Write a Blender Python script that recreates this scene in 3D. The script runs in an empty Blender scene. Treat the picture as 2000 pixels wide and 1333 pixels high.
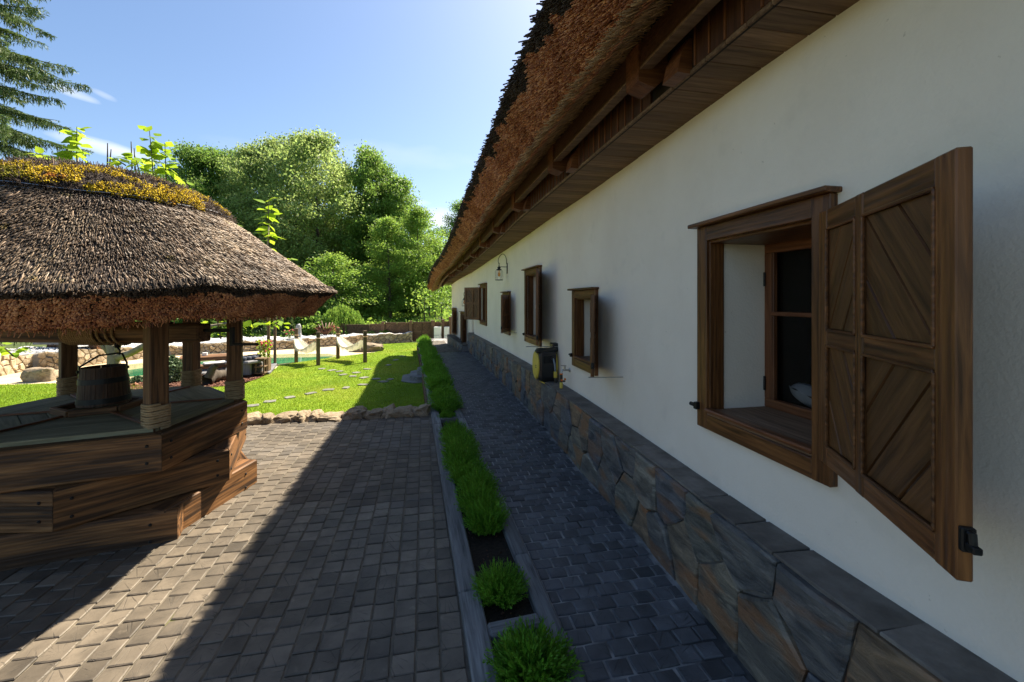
import bpy, math, random
import numpy as np
from mathutils import Vector, Matrix, noise as mnoise
R=random.Random(7); NR=np.random.default_rng(7)
EXPO=1.6; SKYS=.068; SUNE=5.0; SKYSAT=1.08; CLOUD=(6.0,6.2,6.5,1)
S=bpy.context.scene; C=S.collection
H=1.8; FPX=833.0
YAW=math.atan(173/833.0); CA,SA=math.cos(YAW),math.sin(YAW)
# ---------------------------------------------------------------- camera, sky, sun, exposure
cam=bpy.data.cameras.new('camera'); camo=bpy.data.objects.new('camera',cam); C.objects.link(camo)
camo.location=(0,0,H); camo.rotation_euler=(math.pi/2,0,-YAW)
cam.sensor_width=36; cam.lens=FPX*36/2000; cam.shift_y=-80.5/2000; cam.clip_start=.05; cam.clip_end=2000
S.camera=camo
S.view_settings.view_transform='Standard'; S.view_settings.look='None'; S.view_settings.gamma=1
S.view_settings.exposure=EXPO; S.view_settings.use_curve_mapping=False
S.cycles.max_bounces=8; S.cycles.diffuse_bounces=5; S.cycles.transparent_max_bounces=12
S.cycles.use_denoising=True
SUN=Vector((.545,.58,1)).normalized()
w=bpy.data.worlds.new('World'); S.world=w; w.use_nodes=True
nt=w.node_tree; N=nt.nodes; LK=nt.links
for n in list(N): N.remove(n)
out=N.new('ShaderNodeOutputWorld'); bg=N.new('ShaderNodeBackground'); sky=N.new('ShaderNodeTexSky')
sky.sky_type='NISHITA'; sky.sun_disc=False; sky.sun_elevation=math.asin(SUN.z); sky.sun_rotation=math.atan2(SUN.x,SUN.y)
sky.air_density=1.0; sky.dust_density=1.3; sky.ozone_density=1.5; sky.altitude=200
bg.inputs[1].default_value=SKYS
LK.new(bg.outputs[0],out.inputs[0])
tc=N.new('ShaderNodeTexCoord')
def rayv(px,py):
    r=(px-1000)/FPX; u=(586-py)/FPX
    return Vector((r*CA+SA, CA-r*SA, u))
def wn(op,a,b=None,c=None):
    m=N.new('ShaderNodeMath'); m.operation=op
    for i,v in enumerate((a,b,c)):
        if v is None: continue
        if isinstance(v,(int,float)): m.inputs[i].default_value=v
        else: LK.new(v,m.inputs[i])
    return m.outputs[0]
def wdot(vec):
    d=N.new('ShaderNodeVectorMath'); d.operation='DOT_PRODUCT'; LK.new(tc.outputs['Generated'],d.inputs[0]); d.inputs[1].default_value=vec; return d.outputs['Value']
# thin clouds as places on the sky sphere
cn=N.new('ShaderNodeTexNoise'); cn.inputs['Scale'].default_value=14; cn.inputs['Detail'].default_value=7
mp=N.new('ShaderNodeMapping'); mp.inputs['Scale'].default_value=(1,1,3.2); LK.new(tc.outputs['Generated'],mp.inputs[0]); LK.new(mp.outputs[0],cn.inputs[0])
tot=None
for (px,py,wd,hg,st,rot) in [(140,181,.038,.0085,.6,-.16),(205,187,.02,.006,.3,-.3),(215,292,.08,.014,.75,-.12),(860,430,.10,.030,.75,.0),(800,395,.05,.010,.35,.0),(700,300,.3,.03,.12,.05),(1250,500,.5,.05,.6,0)]:
    d=rayv(px,py).normalized(); t1=d.cross(Vector((0,0,1))).normalized(); t2=t1.cross(d)
    a=t1*math.cos(rot)+t2*math.sin(rot); b=-t1*math.sin(rot)+t2*math.cos(rot)
    va=wn('POWER',wn('ABSOLUTE',wn('DIVIDE',wdot(a),wd)),2); vb=wn('POWER',wn('ABSOLUTE',wn('DIVIDE',wdot(b),hg)),2)
    q=wn('SUBTRACT',wn('ADD',wn('MULTIPLY',cn.outputs[0],1.6),.1),wn('ADD',va,vb))
    q=wn('MULTIPLY',wn('MULTIPLY',q,wn('GREATER_THAN',wdot(d),0.2)),st); q.node.use_clamp=True
    tot=q if tot is None else wn('MAXIMUM',tot,q)
mx=N.new('ShaderNodeMix'); mx.data_type='RGBA'; LK.new(tot,mx.inputs[0])
hs=N.new('ShaderNodeHueSaturation'); hs.inputs['Saturation'].default_value=SKYSAT; LK.new(sky.outputs[0],hs.inputs['Color'])
LK.new(hs.outputs[0],mx.inputs[6]); mx.inputs[7].default_value=CLOUD; LK.new(mx.outputs[2],bg.inputs[0])
sl=bpy.data.lights.new('sun','SUN'); sl.energy=SUNE; sl.angle=math.radians(.55); sl.color=(1,.89,.72)
so=bpy.data.objects.new('sun',sl); C.objects.link(so); so.rotation_euler=SUN.to_track_quat('Z','Y').to_euler(); so.location=(10,10,20)

# ---------------------------------------------------------------- helpers
def P(px,py,z=0.0):
    d=rayv(px,py); t=(z-H)/d.z; return Vector((0,0,H))+d*t
def PD(px,py,s):
    return Vector((0,0,H))+rayv(px,py)*s*H
def PX(px,py,X):
    d=rayv(px,py); return Vector((0,0,H))+d*(X/d.x)
W={}
def link(name,me,mat=None,parent=None,mw=None,**props):
    o=bpy.data.objects.new(name,me); C.objects.link(o)
    if mat is not None and me is not None and len(me.materials)==0: me.materials.append(mat)
    mw=mw or Matrix.Identity(4); o.matrix_basis=mw; W[o.name]=mw.copy()
    if parent is not None:
        o.parent=parent; o.matrix_parent_inverse=W[parent.name].inverted()
    for k,v in props.items(): o[k]=v
    return o
def thing(name,label,cat,loc=(0,0,0),group=None):
    o=link(name,None,mw=Matrix.Translation(Vector(loc))); o.empty_display_size=.1
    o['label']=label; o['category']=cat
    if group: o['group']=group
    return o
def tag(o,label,cat,group=None):
    o['label']=label; o['category']=cat
    if group: o['group']=group
    return o
def copy_tree(src,mw,label=None,group=None):
    def rec(s,par):
        c=s.copy(); C.objects.link(c)
        if par is not None: c.parent=par
        for ch in KIDS.get(s.name,[]): rec(ch,c)
        return c
    r=rec(src,None); r.matrix_basis=mw; W[r.name]=mw.copy()
    if label: r['label']=label
    if group: r['group']=group
    return r
KIDS={}
def reg():
    KIDS.clear()
    for o in C.objects:
        if o.parent: KIDS.setdefault(o.parent.name,[]).append(o)
def mesh_np(name,V,faces,mat=None,smooth=False):
    """faces: list of int arrays (m,k)"""
    me=bpy.data.meshes.new(name); V=np.asarray(V,dtype=np.float32).reshape(-1,3)
    faces=[np.asarray(f,dtype=np.int32) for f in faces if len(f)]
    me.vertices.add(len(V)); me.vertices.foreach_set('co',V.ravel())
    nl=sum(f.size for f in faces); npz=sum(len(f) for f in faces)
    me.loops.add(nl); me.loops.foreach_set('vertex_index',np.concatenate([f.ravel() for f in faces]))
    st=np.concatenate([np.full(len(f),f.shape[1],dtype=np.int32) for f in faces])
    ls=np.zeros(npz,dtype=np.int32); ls[1:]=np.cumsum(st)[:-1]
    me.polygons.add(npz); me.polygons.foreach_set('loop_start',ls)
    try: me.polygons.foreach_set('loop_total',st)
    except Exception: pass
    if smooth: me.polygons.foreach_set('use_smooth',np.ones(npz,dtype=bool))
    me.update(calc_edges=True); me.validate()
    if mat: me.materials.append(mat)
    return me
class MB:
    def __init__(s): s.v=[]; s.f=[]
    def add(s,vs,fs,m=None):
        n=len(s.v)
        for v in vs: s.v.append(tuple((m@Vector(v)) if m else v))
        for f in fs: s.f.append([i+n for i in f])
        return s
    def cbox(s,l,w,h,c=.004,m=None):
        c=min(c,l*.3,w*.3,h*.3); v,f=cbox_data(l,w,h,c); return s.add(v,f,m)
    def beam(s,p0,p1,w,h,c=.004,up=Vector((0,0,1))):
        p0=Vector(p0);p1=Vector(p1); return s.cbox((p1-p0).length,w,h,c,frame(p0,p1,up))
    def tube(s,pts,rs,k=8,caps=True):
        pts=[Vector(p) for p in pts]
        if not isinstance(rs,(list,tuple)): rs=[rs]*len(pts)
        n0=len(s.v); prev=None
        for i,p in enumerate(pts):
            t=(pts[min(i+1,len(pts)-1)]-pts[max(i-1,0)]).normalized()
            if prev is None: a=t.orthogonal().normalized()
            else: a=(prev-t*prev.dot(t)).normalized()
            prev=a; b=t.cross(a)
            for j in range(k):
                an=2*math.pi*j/k; s.v.append(tuple(p+(a*math.cos(an)+b*math.sin(an))*rs[i]))
        for i in range(len(pts)-1):
            for j in range(k):
                q=n0+i*k; s.f.append([q+j,q+(j+1)%k,q+k+(j+1)%k,q+k+j])
        if caps:
            s.f.append([n0+j for j in reversed(range(k))]); s.f.append([n0+(len(pts)-1)*k+j for j in range(k)])
        return s
    def lathe(s,prof,k=20,m=None,caps=False):
        vs=[];fs=[]
        for r,z in prof:
            for j in range(k):
                a=2*math.pi*j/k; vs.append((r*math.cos(a),r*math.sin(a),z))
        for i in range(len(prof)-1):
            for j in range(k): fs.append([i*k+j,i*k+(j+1)%k,(i+1)*k+(j+1)%k,(i+1)*k+j])
        if caps: fs.append([j for j in reversed(range(k))]); fs.append([(len(prof)-1)*k+j for j in range(k)])
        return s.add(vs,fs,m)
    def slab(s,poly,z0,z1,c,m=None):
        """polygon (ccw) extruded z0..z1 with a chamfered top"""
        n=len(poly); cx=sum(p[0] for p in poly)/n; cy=sum(p[1] for p in poly)/n
        vs=[(p[0],p[1],z0) for p in poly]+[(p[0],p[1],z1-c) for p in poly]
        for p in poly:
            d=math.hypot(p[0]-cx,p[1]-cy) or 1; k=max(.3,1-c*1.4/d); vs.append((cx+(p[0]-cx)*k,cy+(p[1]-cy)*k,z1))
        fs=[[i,(i+1)%n,n+(i+1)%n,n+i] for i in range(n)]+[[n+i,n+(i+1)%n,2*n+(i+1)%n,2*n+i] for i in range(n)]
        fs.append([2*n+i for i in range(n)]); fs.append([n-1-i for i in range(n)])
        return s.add(vs,fs,m)
    def mesh(s,name,mat=None,smooth=False):
        me=bpy.data.meshes.new(name); me.from_pydata(s.v,[],s.f)
        if smooth is not False:
            for p in me.polygons: p.use_smooth=True
            if smooth is not True:
                try: me.set_sharp_from_angle(angle=math.radians(smooth))
                except Exception: pass
        me.update()
        if mat: me.materials.append(mat)
        return me
    def build(s,name,mat=None,parent=None,smooth=False,**props):
        return link(name,s.mesh(name,mat,smooth),None,parent,**props)
    def local(s,name,mat,parent,origin,smooth=False,**props):
        """world-space verts, object origin moved to `origin`"""
        o=Vector(origin); s.v=[tuple(Vector(v)-o) for v in s.v]
        return link(name,s.mesh(name,mat,smooth),None,parent,Matrix.Translation(o),**props)
def cbox_data(l,w,h,c):
    vs=[];idx={}
    for sx in (-1,1):
        for sy in (-1,1):
            for sz in (-1,1):
                x,y,z=sx*l/2,sy*w/2,sz*h/2
                for a,p in enumerate([(x,y-sy*c,z-sz*c),(x-sx*c,y,z-sz*c),(x-sx*c,y-sy*c,z)]):
                    idx[(sx,sy,sz,a)]=len(vs); vs.append(p)
    fs=[]
    def quad(keys):
        k=[idx[q] for q in keys]; a,b,d=[Vector(vs[i]) for i in k[:3]]
        nrm=(b-a).cross(d-b); cen=sum((Vector(vs[i]) for i in k),Vector())/len(k)
        if nrm.dot(cen)<0: k=k[::-1]
        fs.append(k)
    for s_ in (-1,1):
        quad([(s_,-1,-1,0),(s_,1,-1,0),(s_,1,1,0),(s_,-1,1,0)])
        quad([(-1,s_,-1,1),(1,s_,-1,1),(1,s_,1,1),(-1,s_,1,1)])
        quad([(-1,-1,s_,2),(1,-1,s_,2),(1,1,s_,2),(-1,1,s_,2)])
    for a in (-1,1):
        for b in (-1,1):
            quad([(a,b,-1,0),(a,b,1,0),(a,b,1,1),(a,b,-1,1)])
            quad([(a,-1,b,0),(a,1,b,0),(a,1,b,2),(a,-1,b,2)])
            quad([(-1,a,b,1),(1,a,b,1),(1,a,b,2),(-1,a,b,2)])
            for c_ in (-1,1): quad([(a,b,c_,0),(a,b,c_,1),(a,b,c_,2)])
    return vs,fs
def frame(p0,p1,up=Vector((0,0,1))):
    p0=Vector(p0);p1=Vector(p1); x=(p1-p0).normalized(); up=Vector(up)
    if abs(x.dot(up))>.98: up=Vector((0,1,0)) if abs(x.y)<.9 else Vector((1,0,0))
    y=up.cross(x).normalized(); z=x.cross(y); c=(p0+p1)/2
    return Matrix(((x.x,y.x,z.x,c.x),(x.y,y.y,z.y,c.y),(x.z,y.z,z.z,c.z),(0,0,0,1)))
def beam(name,p0,p1,w,h,mat,parent=None,up=(0,0,1),c=.006,**props):
    """a timber with its grain along local X; w across, h along up"""
    m=frame(p0,p1,Vector(up)); L=(Vector(p1)-Vector(p0)).length
    return link(name,MB().cbox(L,w,h,c).mesh(name,mat),None,parent,m,**props)
def mass(template_v,template_f,mats):
    """template (k,3), faces list of arrays; mats (n,3,4) -> V, F"""
    tv=np.c_[np.asarray(template_v,float),np.ones(len(template_v))]
    V=np.einsum('nij,kj->nki',mats,tv); n,k=V.shape[:2]
    off=(np.arange(n)*k)[:,None,None]
    return V.reshape(-1,3),[(np.asarray(f)[None]+off).reshape(-1,np.asarray(f).shape[1]) for f in template_f]
def bases(pos,xd,scale,ref=None):
    """local X->xd ; uniform arrays. scale (n,3)"""
    n=len(pos); xd=xd/np.linalg.norm(xd,axis=1,keepdims=True)
    r=NR.normal(size=(n,3)) if ref is None else np.broadcast_to(ref,(n,3))
    y=np.cross(r,xd); y/=np.linalg.norm(y,axis=1,keepdims=True)+1e-9; z=np.cross(xd,y)
    M=np.stack([xd*scale[:,0:1],y*scale[:,1:2],z*scale[:,2:3],pos],axis=2); return M
def prism_t(k=3):
    v=[(0,math.cos(2*math.pi*j/k),math.sin(2*math.pi*j/k)) for j in range(k)]+[(1,math.cos(2*math.pi*j/k),math.sin(2*math.pi*j/k)) for j in range(k)]
    q=np.array([[j,(j+1)%k,k+(j+1)%k,k+j] for j in range(k)]); cap=np.array([[k+j for j in range(k)]])
    return v,[q,cap]
LEAFT=([(0,0,0),(.5,.42,.06),(1,0,0),(.5,-.42,.06)],[np.array([[0,1,2],[0,2,3]])])
def clip(poly,nx,ny,d):
    """keep nx*x+ny*y<=d"""
    o=[];n=len(poly)
    for i in range(n):
        a=poly[i];b=poly[(i+1)%n]; da=nx*a[0]+ny*a[1]-d; db=nx*b[0]+ny*b[1]-d
        if da<=0:o.append(a)
        if (da<0<db) or (db<0<da):
            t=da/(da-db); o.append((a[0]+(b[0]-a[0])*t,a[1]+(b[1]-a[1])*t))
    return o
def area(p): return sum(p[i][0]*p[(i+1)%len(p)][1]-p[(i+1)%len(p)][0]*p[i][1] for i in range(len(p)))/2
def inset(poly,g):
    n=len(poly); res=[(-1e3,-1e3),(1e3,-1e3),(1e3,1e3),(-1e3,1e3)]; res=poly[:]
    for i in range(n):
        a=poly[i];b=poly[(i+1)%n]; dx,dy=b[0]-a[0],b[1]-a[1]; l=math.hypot(dx,dy)
        if l<1e-6: continue
        nx,ny=dy/l,-dx/l; res=clip(res,nx,ny,nx*a[0]+ny*a[1]-g)
        if len(res)<3: return []
    return res
def dedupe(p,e=.012):
    o=[]
    for q in p:
        if not o or math.hypot(q[0]-o[-1][0],q[1]-o[-1][1])>e:o.append(q)
    if len(o)>1 and math.hypot(o[0][0]-o[-1][0],o[0][1]-o[-1][1])<e:o.pop()
    return o
def voronoi(x0,x1,z0,z1,dx,dz,rr,jit=.38):
    pts=[]; nz=max(1,round((z1-z0)/dz)); hz=(z1-z0)/nz; nx=max(1,round((x1-x0)/dx)); hx=(x1-x0)/nx
    for i in range(-1,nx+1):
        for j in range(nz):
            pts.append((x0+(i+.5+(.5 if j%2 else 0)*.9+rr.uniform(-jit,jit))*hx,z0+(j+.5+rr.uniform(-jit,jit)*.8)*hz))
    cells=[]
    for i,p in enumerate(pts):
        poly=[(x0,z0),(x1,z0),(x1,z1),(x0,z1)]
        for j,q in enumerate(pts):
            if i==j or abs(q[0]-p[0])>3.2*hx: continue
            nx_,ny_=q[0]-p[0],q[1]-p[1]; poly=clip(poly,nx_,ny_,(q[0]**2+q[1]**2-p[0]**2-p[1]**2)/2)
            if len(poly)<3: break
        if len(poly)>=3 and abs(area(poly))>.15*hx*hz*.5: cells.append(poly)
    return cells
# ---------------------------------------------------------------- materials
def ramp(nt,fac,cols):
    r=nt.nodes.new('ShaderNodeValToRGB'); e=r.color_ramp.elements
    while len(e)>1: e.remove(e[-1])
    for i,(p,c) in enumerate(cols):
        q=e[0] if i==0 else e.new(p)
        q.position=p; q.color=(*c,1)
    nt.links.new(fac,r.inputs[0]); return r.outputs[0]
def mixc(nt,f,a,b,mode='MIX'):
    m=nt.nodes.new('ShaderNodeMix'); m.data_type='RGBA'; m.blend_type=mode
    for i,v in ((0,f),(6,a),(7,b)):
        if hasattr(v,'is_output'): nt.links.new(v,m.inputs[i])
        elif i==0: m.inputs[0].default_value=v
        else: m.inputs[i].default_value=(*v,1)
    return m.outputs[2]
def mth(nt,op,a,b=None,clamp=False):
    m=nt.nodes.new('ShaderNodeMath'); m.operation=op; m.use_clamp=clamp
    for i,v in enumerate((a,b)):
        if v is None: continue
        if hasattr(v,'is_output'): nt.links.new(v,m.inputs[i])
        else: m.inputs[i].default_value=v
    return m.outputs[0]
def material(name,cols,scale=4,st=(1,1,1),rough=.75,bump=.3,bdist=.01,rnd=0.0,isl=0.0,fine=None,spots=None,transl=0,metal=0,spec=.3,coords='Object',detail=6,dist=0.0,hue=0,glass=False,wave=None,offset=False,relief=None,rcols=None):
    m=bpy.data.materials.new(name); m.use_nodes=True; nt=m.node_tree; b=nt.nodes['Principled BSDF']; o=nt.nodes['Material Output']
    tc=nt.nodes.new('ShaderNodeTexCoord'); mp=nt.nodes.new('ShaderNodeMapping'); mp.inputs['Scale'].default_value=st
    if coords=='World': 
        g=nt.nodes.new('ShaderNodeNewGeometry'); nt.links.new(g.outputs['Position'],mp.inputs[0])
    else: nt.links.new(tc.outputs[coords],mp.inputs[0])
    oi=nt.nodes.new('ShaderNodeObjectInfo')
    if offset:
        cx=nt.nodes.new('ShaderNodeCombineXYZ'); k=mth(nt,'MULTIPLY',oi.outputs['Random'],37.0); k2=mth(nt,'MULTIPLY',oi.outputs['Random'],91.0)
        nt.links.new(k,cx.inputs[0]); nt.links.new(k2,cx.inputs[1]); nt.links.new(k,cx.inputs[2]); nt.links.new(cx.outputs[0],mp.inputs['Location'])
    n=nt.nodes.new('ShaderNodeTexNoise'); n.inputs['Scale'].default_value=scale; n.inputs['Detail'].default_value=detail; n.inputs['Roughness'].default_value=.62; n.inputs['Distortion'].default_value=dist
    nt.links.new(mp.outputs[0],n.inputs[0]); fac=n.outputs[0]
    col=ramp(nt,fac,cols)
    h=fac
    if wave:
        wv=nt.nodes.new('ShaderNodeTexWave'); wv.bands_direction='Y' if wave[0]=='Y' else ('Z' if wave[0]=='Z' else 'DIAGONAL'); wv.inputs['Scale'].default_value=wave[1]; wv.inputs['Distortion'].default_value=wave[2]; wv.inputs['Detail'].default_value=3; wv.inputs['Detail Scale'].default_value=wave[3]
        nt.links.new(mp.outputs[0],wv.inputs[0]); col=mixc(nt,mth(nt,'MULTIPLY',wv.outputs[0],wave[4]),col,wave[5]); h=mth(nt,'ADD',h,mth(nt,'MULTIPLY',wv.outputs[0],-.5))
    if spots:
        for (sc,lo,hi,c,amt) in spots:
            s=nt.nodes.new('ShaderNodeTexNoise'); s.inputs['Scale'].default_value=sc; s.inputs['Detail'].default_value=5
            if offset or coords=='World': nt.links.new(mp.outputs[0],s.inputs[0])
            else: nt.links.new(tc.outputs[coords],s.inputs[0])
            f=nt.nodes.new('ShaderNodeMapRange'); f.inputs[1].default_value=lo; f.inputs[2].default_value=hi; f.inputs[4].default_value=amt; nt.links.new(s.outputs[0],f.inputs[0])
            col=mixc(nt,f.outputs[0],col,c)
    if rcols: # colour choice by piece
        rc=ramp(nt,oi.outputs['Random'],rcols); rc.node.color_ramp.interpolation='LINEAR'; col=mixc(nt,1.0,col,rc,'MULTIPLY')
    if isl:
        g=nt.nodes.new('ShaderNodeNewGeometry'); v=mth(nt,'ADD',mth(nt,'MULTIPLY',g.outputs['Random Per Island'],isl*2),1-isl)
        hv=nt.nodes.new('ShaderNodeHueSaturation'); nt.links.new(col,hv.inputs['Color']); nt.links.new(v,hv.inputs['Value'])
        if hue: nt.links.new(mth(nt,'ADD',mth(nt,'MULTIPLY',g.outputs['Random Per Island'],hue*2),.5-hue),hv.inputs['Hue'])
        col=hv.outputs[0]
    if rnd:
        v=mth(nt,'ADD',mth(nt,'MULTIPLY',oi.outputs['Random'],rnd*2),1-rnd); hv=nt.nodes.new('ShaderNodeHueSaturation')
        nt.links.new(col,hv.inputs['Color']); nt.links.new(v,hv.inputs['Value']); col=hv.outputs[0]
    nt.links.new(col,b.inputs['Base Color']); b.inputs['Roughness'].default_value=rough; b.inputs['Metallic'].default_value=metal
    b.inputs['Specular IOR Level'].default_value=spec
    nrm=None
    if bump:
        bp=nt.nodes.new('ShaderNodeBump'); bp.inputs['Strength'].default_value=bump; bp.inputs['Distance'].default_value=bdist; nt.links.new(h,bp.inputs['Height']); nrm=bp.outputs[0]
    if fine:
        n2=nt.nodes.new('ShaderNodeTexNoise'); n2.inputs['Scale'].default_value=fine[0]; n2.inputs['Detail'].default_value=3; nt.links.new(mp.outputs[0],n2.inputs[0])
        bp=nt.nodes.new('ShaderNodeBump'); bp.inputs['Strength'].default_value=fine[1]; bp.inputs['Distance'].default_value=fine[2]; nt.links.new(n2.outputs[0],bp.inputs['Height'])
        if nrm: nt.links.new(nrm,bp.inputs['Normal'])
        nrm=bp.outputs[0]
    if nrm: nt.links.new(nrm,b.inputs['Normal'])
    if transl:
        t=nt.nodes.new('ShaderNodeBsdfTranslucent'); ms=nt.nodes.new('ShaderNodeMixShader'); ms.inputs[0].default_value=transl
        hv=nt.nodes.new('ShaderNodeHueSaturation'); hv.inputs['Value'].default_value=1.5; hv.inputs['Hue'].default_value=.485; nt.links.new(col,hv.inputs['Color'])
        nt.links.new(hv.outputs[0],t.inputs[0]); nt.links.new(b.outputs[0],ms.inputs[1]); nt.links.new(t.outputs[0],ms.inputs[2]); nt.links.new(ms.outputs[0],o.inputs[0])
    return m
def wood(name,c0,c1,c2,rough=.5,rnd=.2,spots=None,spec=.35,scale=3.0):
    return material(name,[(.3,c0),(.5,c1),(.7,c2)],scale=scale,st=(.8,13,13),rough=rough,bump=.5,bdist=.004,detail=9,rnd=rnd,spots=spots,spec=spec,offset=True,dist=.6,wave=('Z',.9,7,1.2,.28,c0))
M={}
M['stain']=wood('dark_stained_wood',(.03,.011,.004),(.14,.055,.018),(.26,.108,.034),rough=.38)
M['stain_olive']=wood('brown_stained_plank',(.045,.018,.006),(.125,.054,.018),(.19,.086,.03),rough=.45)
M['soffit']=wood('grey_brown_soffit_board',(.11,.06,.032),(.21,.122,.068),(.30,.185,.108),rough=.7,rnd=.25)
M['rafter']=wood('red_brown_timber',(.08,.027,.01),(.18,.066,.025),(.25,.10,.04),rough=.45)
M['riser']=wood('very_dark_board',(.03,.012,.006),(.07,.028,.013),(.11,.046,.022),rough=.45)
M['well_beam']=wood('oak_beam',(.055,.025,.009),(.21,.098,.034),(.33,.165,.062),rough=.6,scale=2.0,spots=[(1.6,.45,.6,(.028,.015,.008),.9),(30,.72,.76,(.35,.33,.28),.5)])
M['well_post']=wood('oak_post',(.06,.03,.012),(.19,.092,.037),(.29,.15,.065),rough=.65,spots=[(2.5,.52,.66,(.03,.017,.01),.8)])
M['deck']=wood('green_grey_deck_board',(.15,.13,.07),(.27,.24,.14),(.37,.33,.205),rough=.75)
M['sleeper']=wood('grey_weathered_sleeper',(.07,.07,.068),(.17,.17,.168),(.26,.26,.255),rough=.8,rnd=.12)
M['fence']=wood('fence_wood',(.07,.04,.022),(.14,.085,.048),(.2,.125,.075),rough=.8)
M['plaster']=material('white_plaster',[(.35,(.82,.73,.615)),(.65,(.87,.785,.67))],scale=1.7,rough=.9,bump=.35,bdist=.03,detail=9,fine=(75,.5,.004),spec=.15,spots=[(.8,.5,.75,(.73,.65,.55),.45),(5,.60,.72,(.70,.63,.54),.3),(26,.73,.76,(.45,.38,.30),.45)])
M['mortar']=material('grey_mortar',[(.3,(.16,.15,.14)),(.7,(.24,.23,.21))],scale=9,bump=.5)
M['joint']=material('sandy_joint',[(.3,(.07,.06,.045)),(.55,(.135,.115,.085)),(.75,(.20,.17,.125))],scale=7,bump=.6,fine=(90,.4,.004),spots=[(2.2,.58,.66,(.09,.08,.06),.8),(3.1,.68,.74,(.16,.19,.02),.7)])
M['joint_dark']=material('dark_joint',[(.3,(.10,.10,.10)),(.5,(.24,.235,.225)),(.75,(.40,.39,.375))],scale=6,bump=.6,spots=[(2.2,.52,.62,(.035,.034,.034),.9)])
def paver_mat(name,c,rn):
    m=material(name,[(.28,tuple(x*.6 for x in c)),(.5,c),(.72,tuple(x*1.35 for x in c))],scale=5,rough=.6,bump=.4,bdist=.01,rnd=rn,offset=True,fine=(60,.3,.003),spec=.45,
      spots=[(3,.55,.7,tuple(x*.45 for x in c),.6),(14,.66,.72,tuple(min(1,x*2) for x in c),.35)])
    nt=m.node_tree; b=nt.nodes['Principled BSDF']  # annual rings / radial checks
    oi=[n for n in nt.nodes if n.bl_idname=='ShaderNodeObjectInfo'][0]; tc=[n for n in nt.nodes if n.bl_idname=='ShaderNodeTexCoord'][0]
    sp=nt.nodes.new('ShaderNodeSeparateXYZ'); nt.links.new(tc.outputs['Object'],sp.inputs[0])
    ax=mth(nt,'ADD',sp.outputs[0],mth(nt,'MULTIPLY',mth(nt,'SUBTRACT',oi.outputs['Random'],.5),.2)); 
    rr=mth(nt,'FRACT',mth(nt,'MULTIPLY',oi.outputs['Random'],13.7)); ay=mth(nt,'ADD',sp.outputs[1],mth(nt,'MULTIPLY',mth(nt,'SUBTRACT',rr,.5),.2))
    an=mth(nt,'ARCTAN2',ay,ax); cb=nt.nodes.new('ShaderNodeCombineXYZ'); nt.links.new(mth(nt,'MULTIPLY',an,5.0),cb.inputs[0]); nt.links.new(mth(nt,'MULTIPLY',oi.outputs['Random'],50),cb.inputs[1]); nt.links.new(mth(nt,'MULTIPLY',ax,4.0),cb.inputs[2])
    ns=nt.nodes.new('ShaderNodeTexNoise'); ns.inputs['Scale'].default_value=2.2; ns.inputs['Detail'].default_value=4; nt.links.new(cb.outputs[0],ns.inputs[0])
    cr=nt.nodes.new('ShaderNodeMapRange'); cr.inputs[1].default_value=.60; cr.inputs[2].default_value=.66; cr.inputs[4].default_value=.6; nt.links.new(ns.outputs[0],cr.inputs[0])
    old=b.inputs['Base Color'].links[0].from_socket; nt.links.new(mixc(nt,cr.outputs[0],old,tuple(x*.3 for x in c)),b.inputs['Base Color'])
    bp=nt.nodes.new('ShaderNodeBump'); bp.inputs['Strength'].default_value=.5; bp.inputs['Distance'].default_value=.004; bp.invert=True; nt.links.new(cr.outputs[0],bp.inputs['Height']); nt.links.new(b.inputs['Normal'].links[0].from_socket,bp.inputs['Normal']); nt.links.new(bp.outputs[0],b.inputs['Normal'])
    return m
M['paver']=paver_mat('plaza_paver',(.115,.094,.069),.34)
M['paver_far']=material('plaza_paver_far',[(.3,(.078,.068,.055)),(.5,(.105,.087,.066)),(.7,(.15,.125,.097))],scale=6,rough=.75,bump=.4,isl=.3,spots=[(1.2,.5,.62,(.12,.11,.10),.5)])
M['paver_path']=paver_mat('path_paver',(.098,.10,.106),.32)
M['paver_path_far']=material('path_paver_far',[(.3,(.065,.068,.073)),(.5,(.098,.10,.106)),(.7,(.14,.143,.15))],scale=6,rough=.62,bump=.4,isl=.25)
M['slate']=material('slate_stone',[(.25,(.028,.03,.033)),(.42,(.075,.077,.08)),(.58,(.125,.122,.115)),(.75,(.21,.20,.185))],scale=4.2,st=(1,1,3.2),rough=.55,bump=.8,bdist=.025,offset=True,fine=(32,.5,.008),spec=.4,dist=.8,detail=9,
   rcols=[(0,(1.3,1.33,1.4)),(.2,(.95,1.0,1.15)),(.34,(1.5,1.3,1.0)),(.44,(1,1,1.05)),(.6,(1.5,1.42,1.15)),(.70,(1.9,1.3,.8)),(.78,(1.05,1.1,1.2)),(.92,(1.9,1.75,1.45)),(1,(.95,1,1.1))],spots=[(1.5,.52,.60,(.20,.10,.045),.6),(11,.64,.70,(.20,.19,.17),.5),(4,.56,.64,(.02,.02,.022),.5)])
_m=M['slate'].node_tree; _mp=[n for n in _m.nodes if n.bl_idname=='ShaderNodeMapping'][0]; _oi=[n for n in _m.nodes if n.bl_idname=='ShaderNodeObjectInfo'][0]
_cx=_m.nodes.new('ShaderNodeCombineXYZ'); _m.links.new(mth(_m,'MULTIPLY',_oi.outputs['Random'],23.0),_cx.inputs[0]); _m.links.new(_cx.outputs[0],_mp.inputs['Rotation'])
M['cap']=material('cap_slab_stone',[(.3,(.08,.07,.06)),(.5,(.135,.12,.105)),(.7,(.2,.18,.158))],scale=6,rough=.65,bump=.7,bdist=.02,offset=True,fine=(50,.3,.004),rnd=.2)
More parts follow.
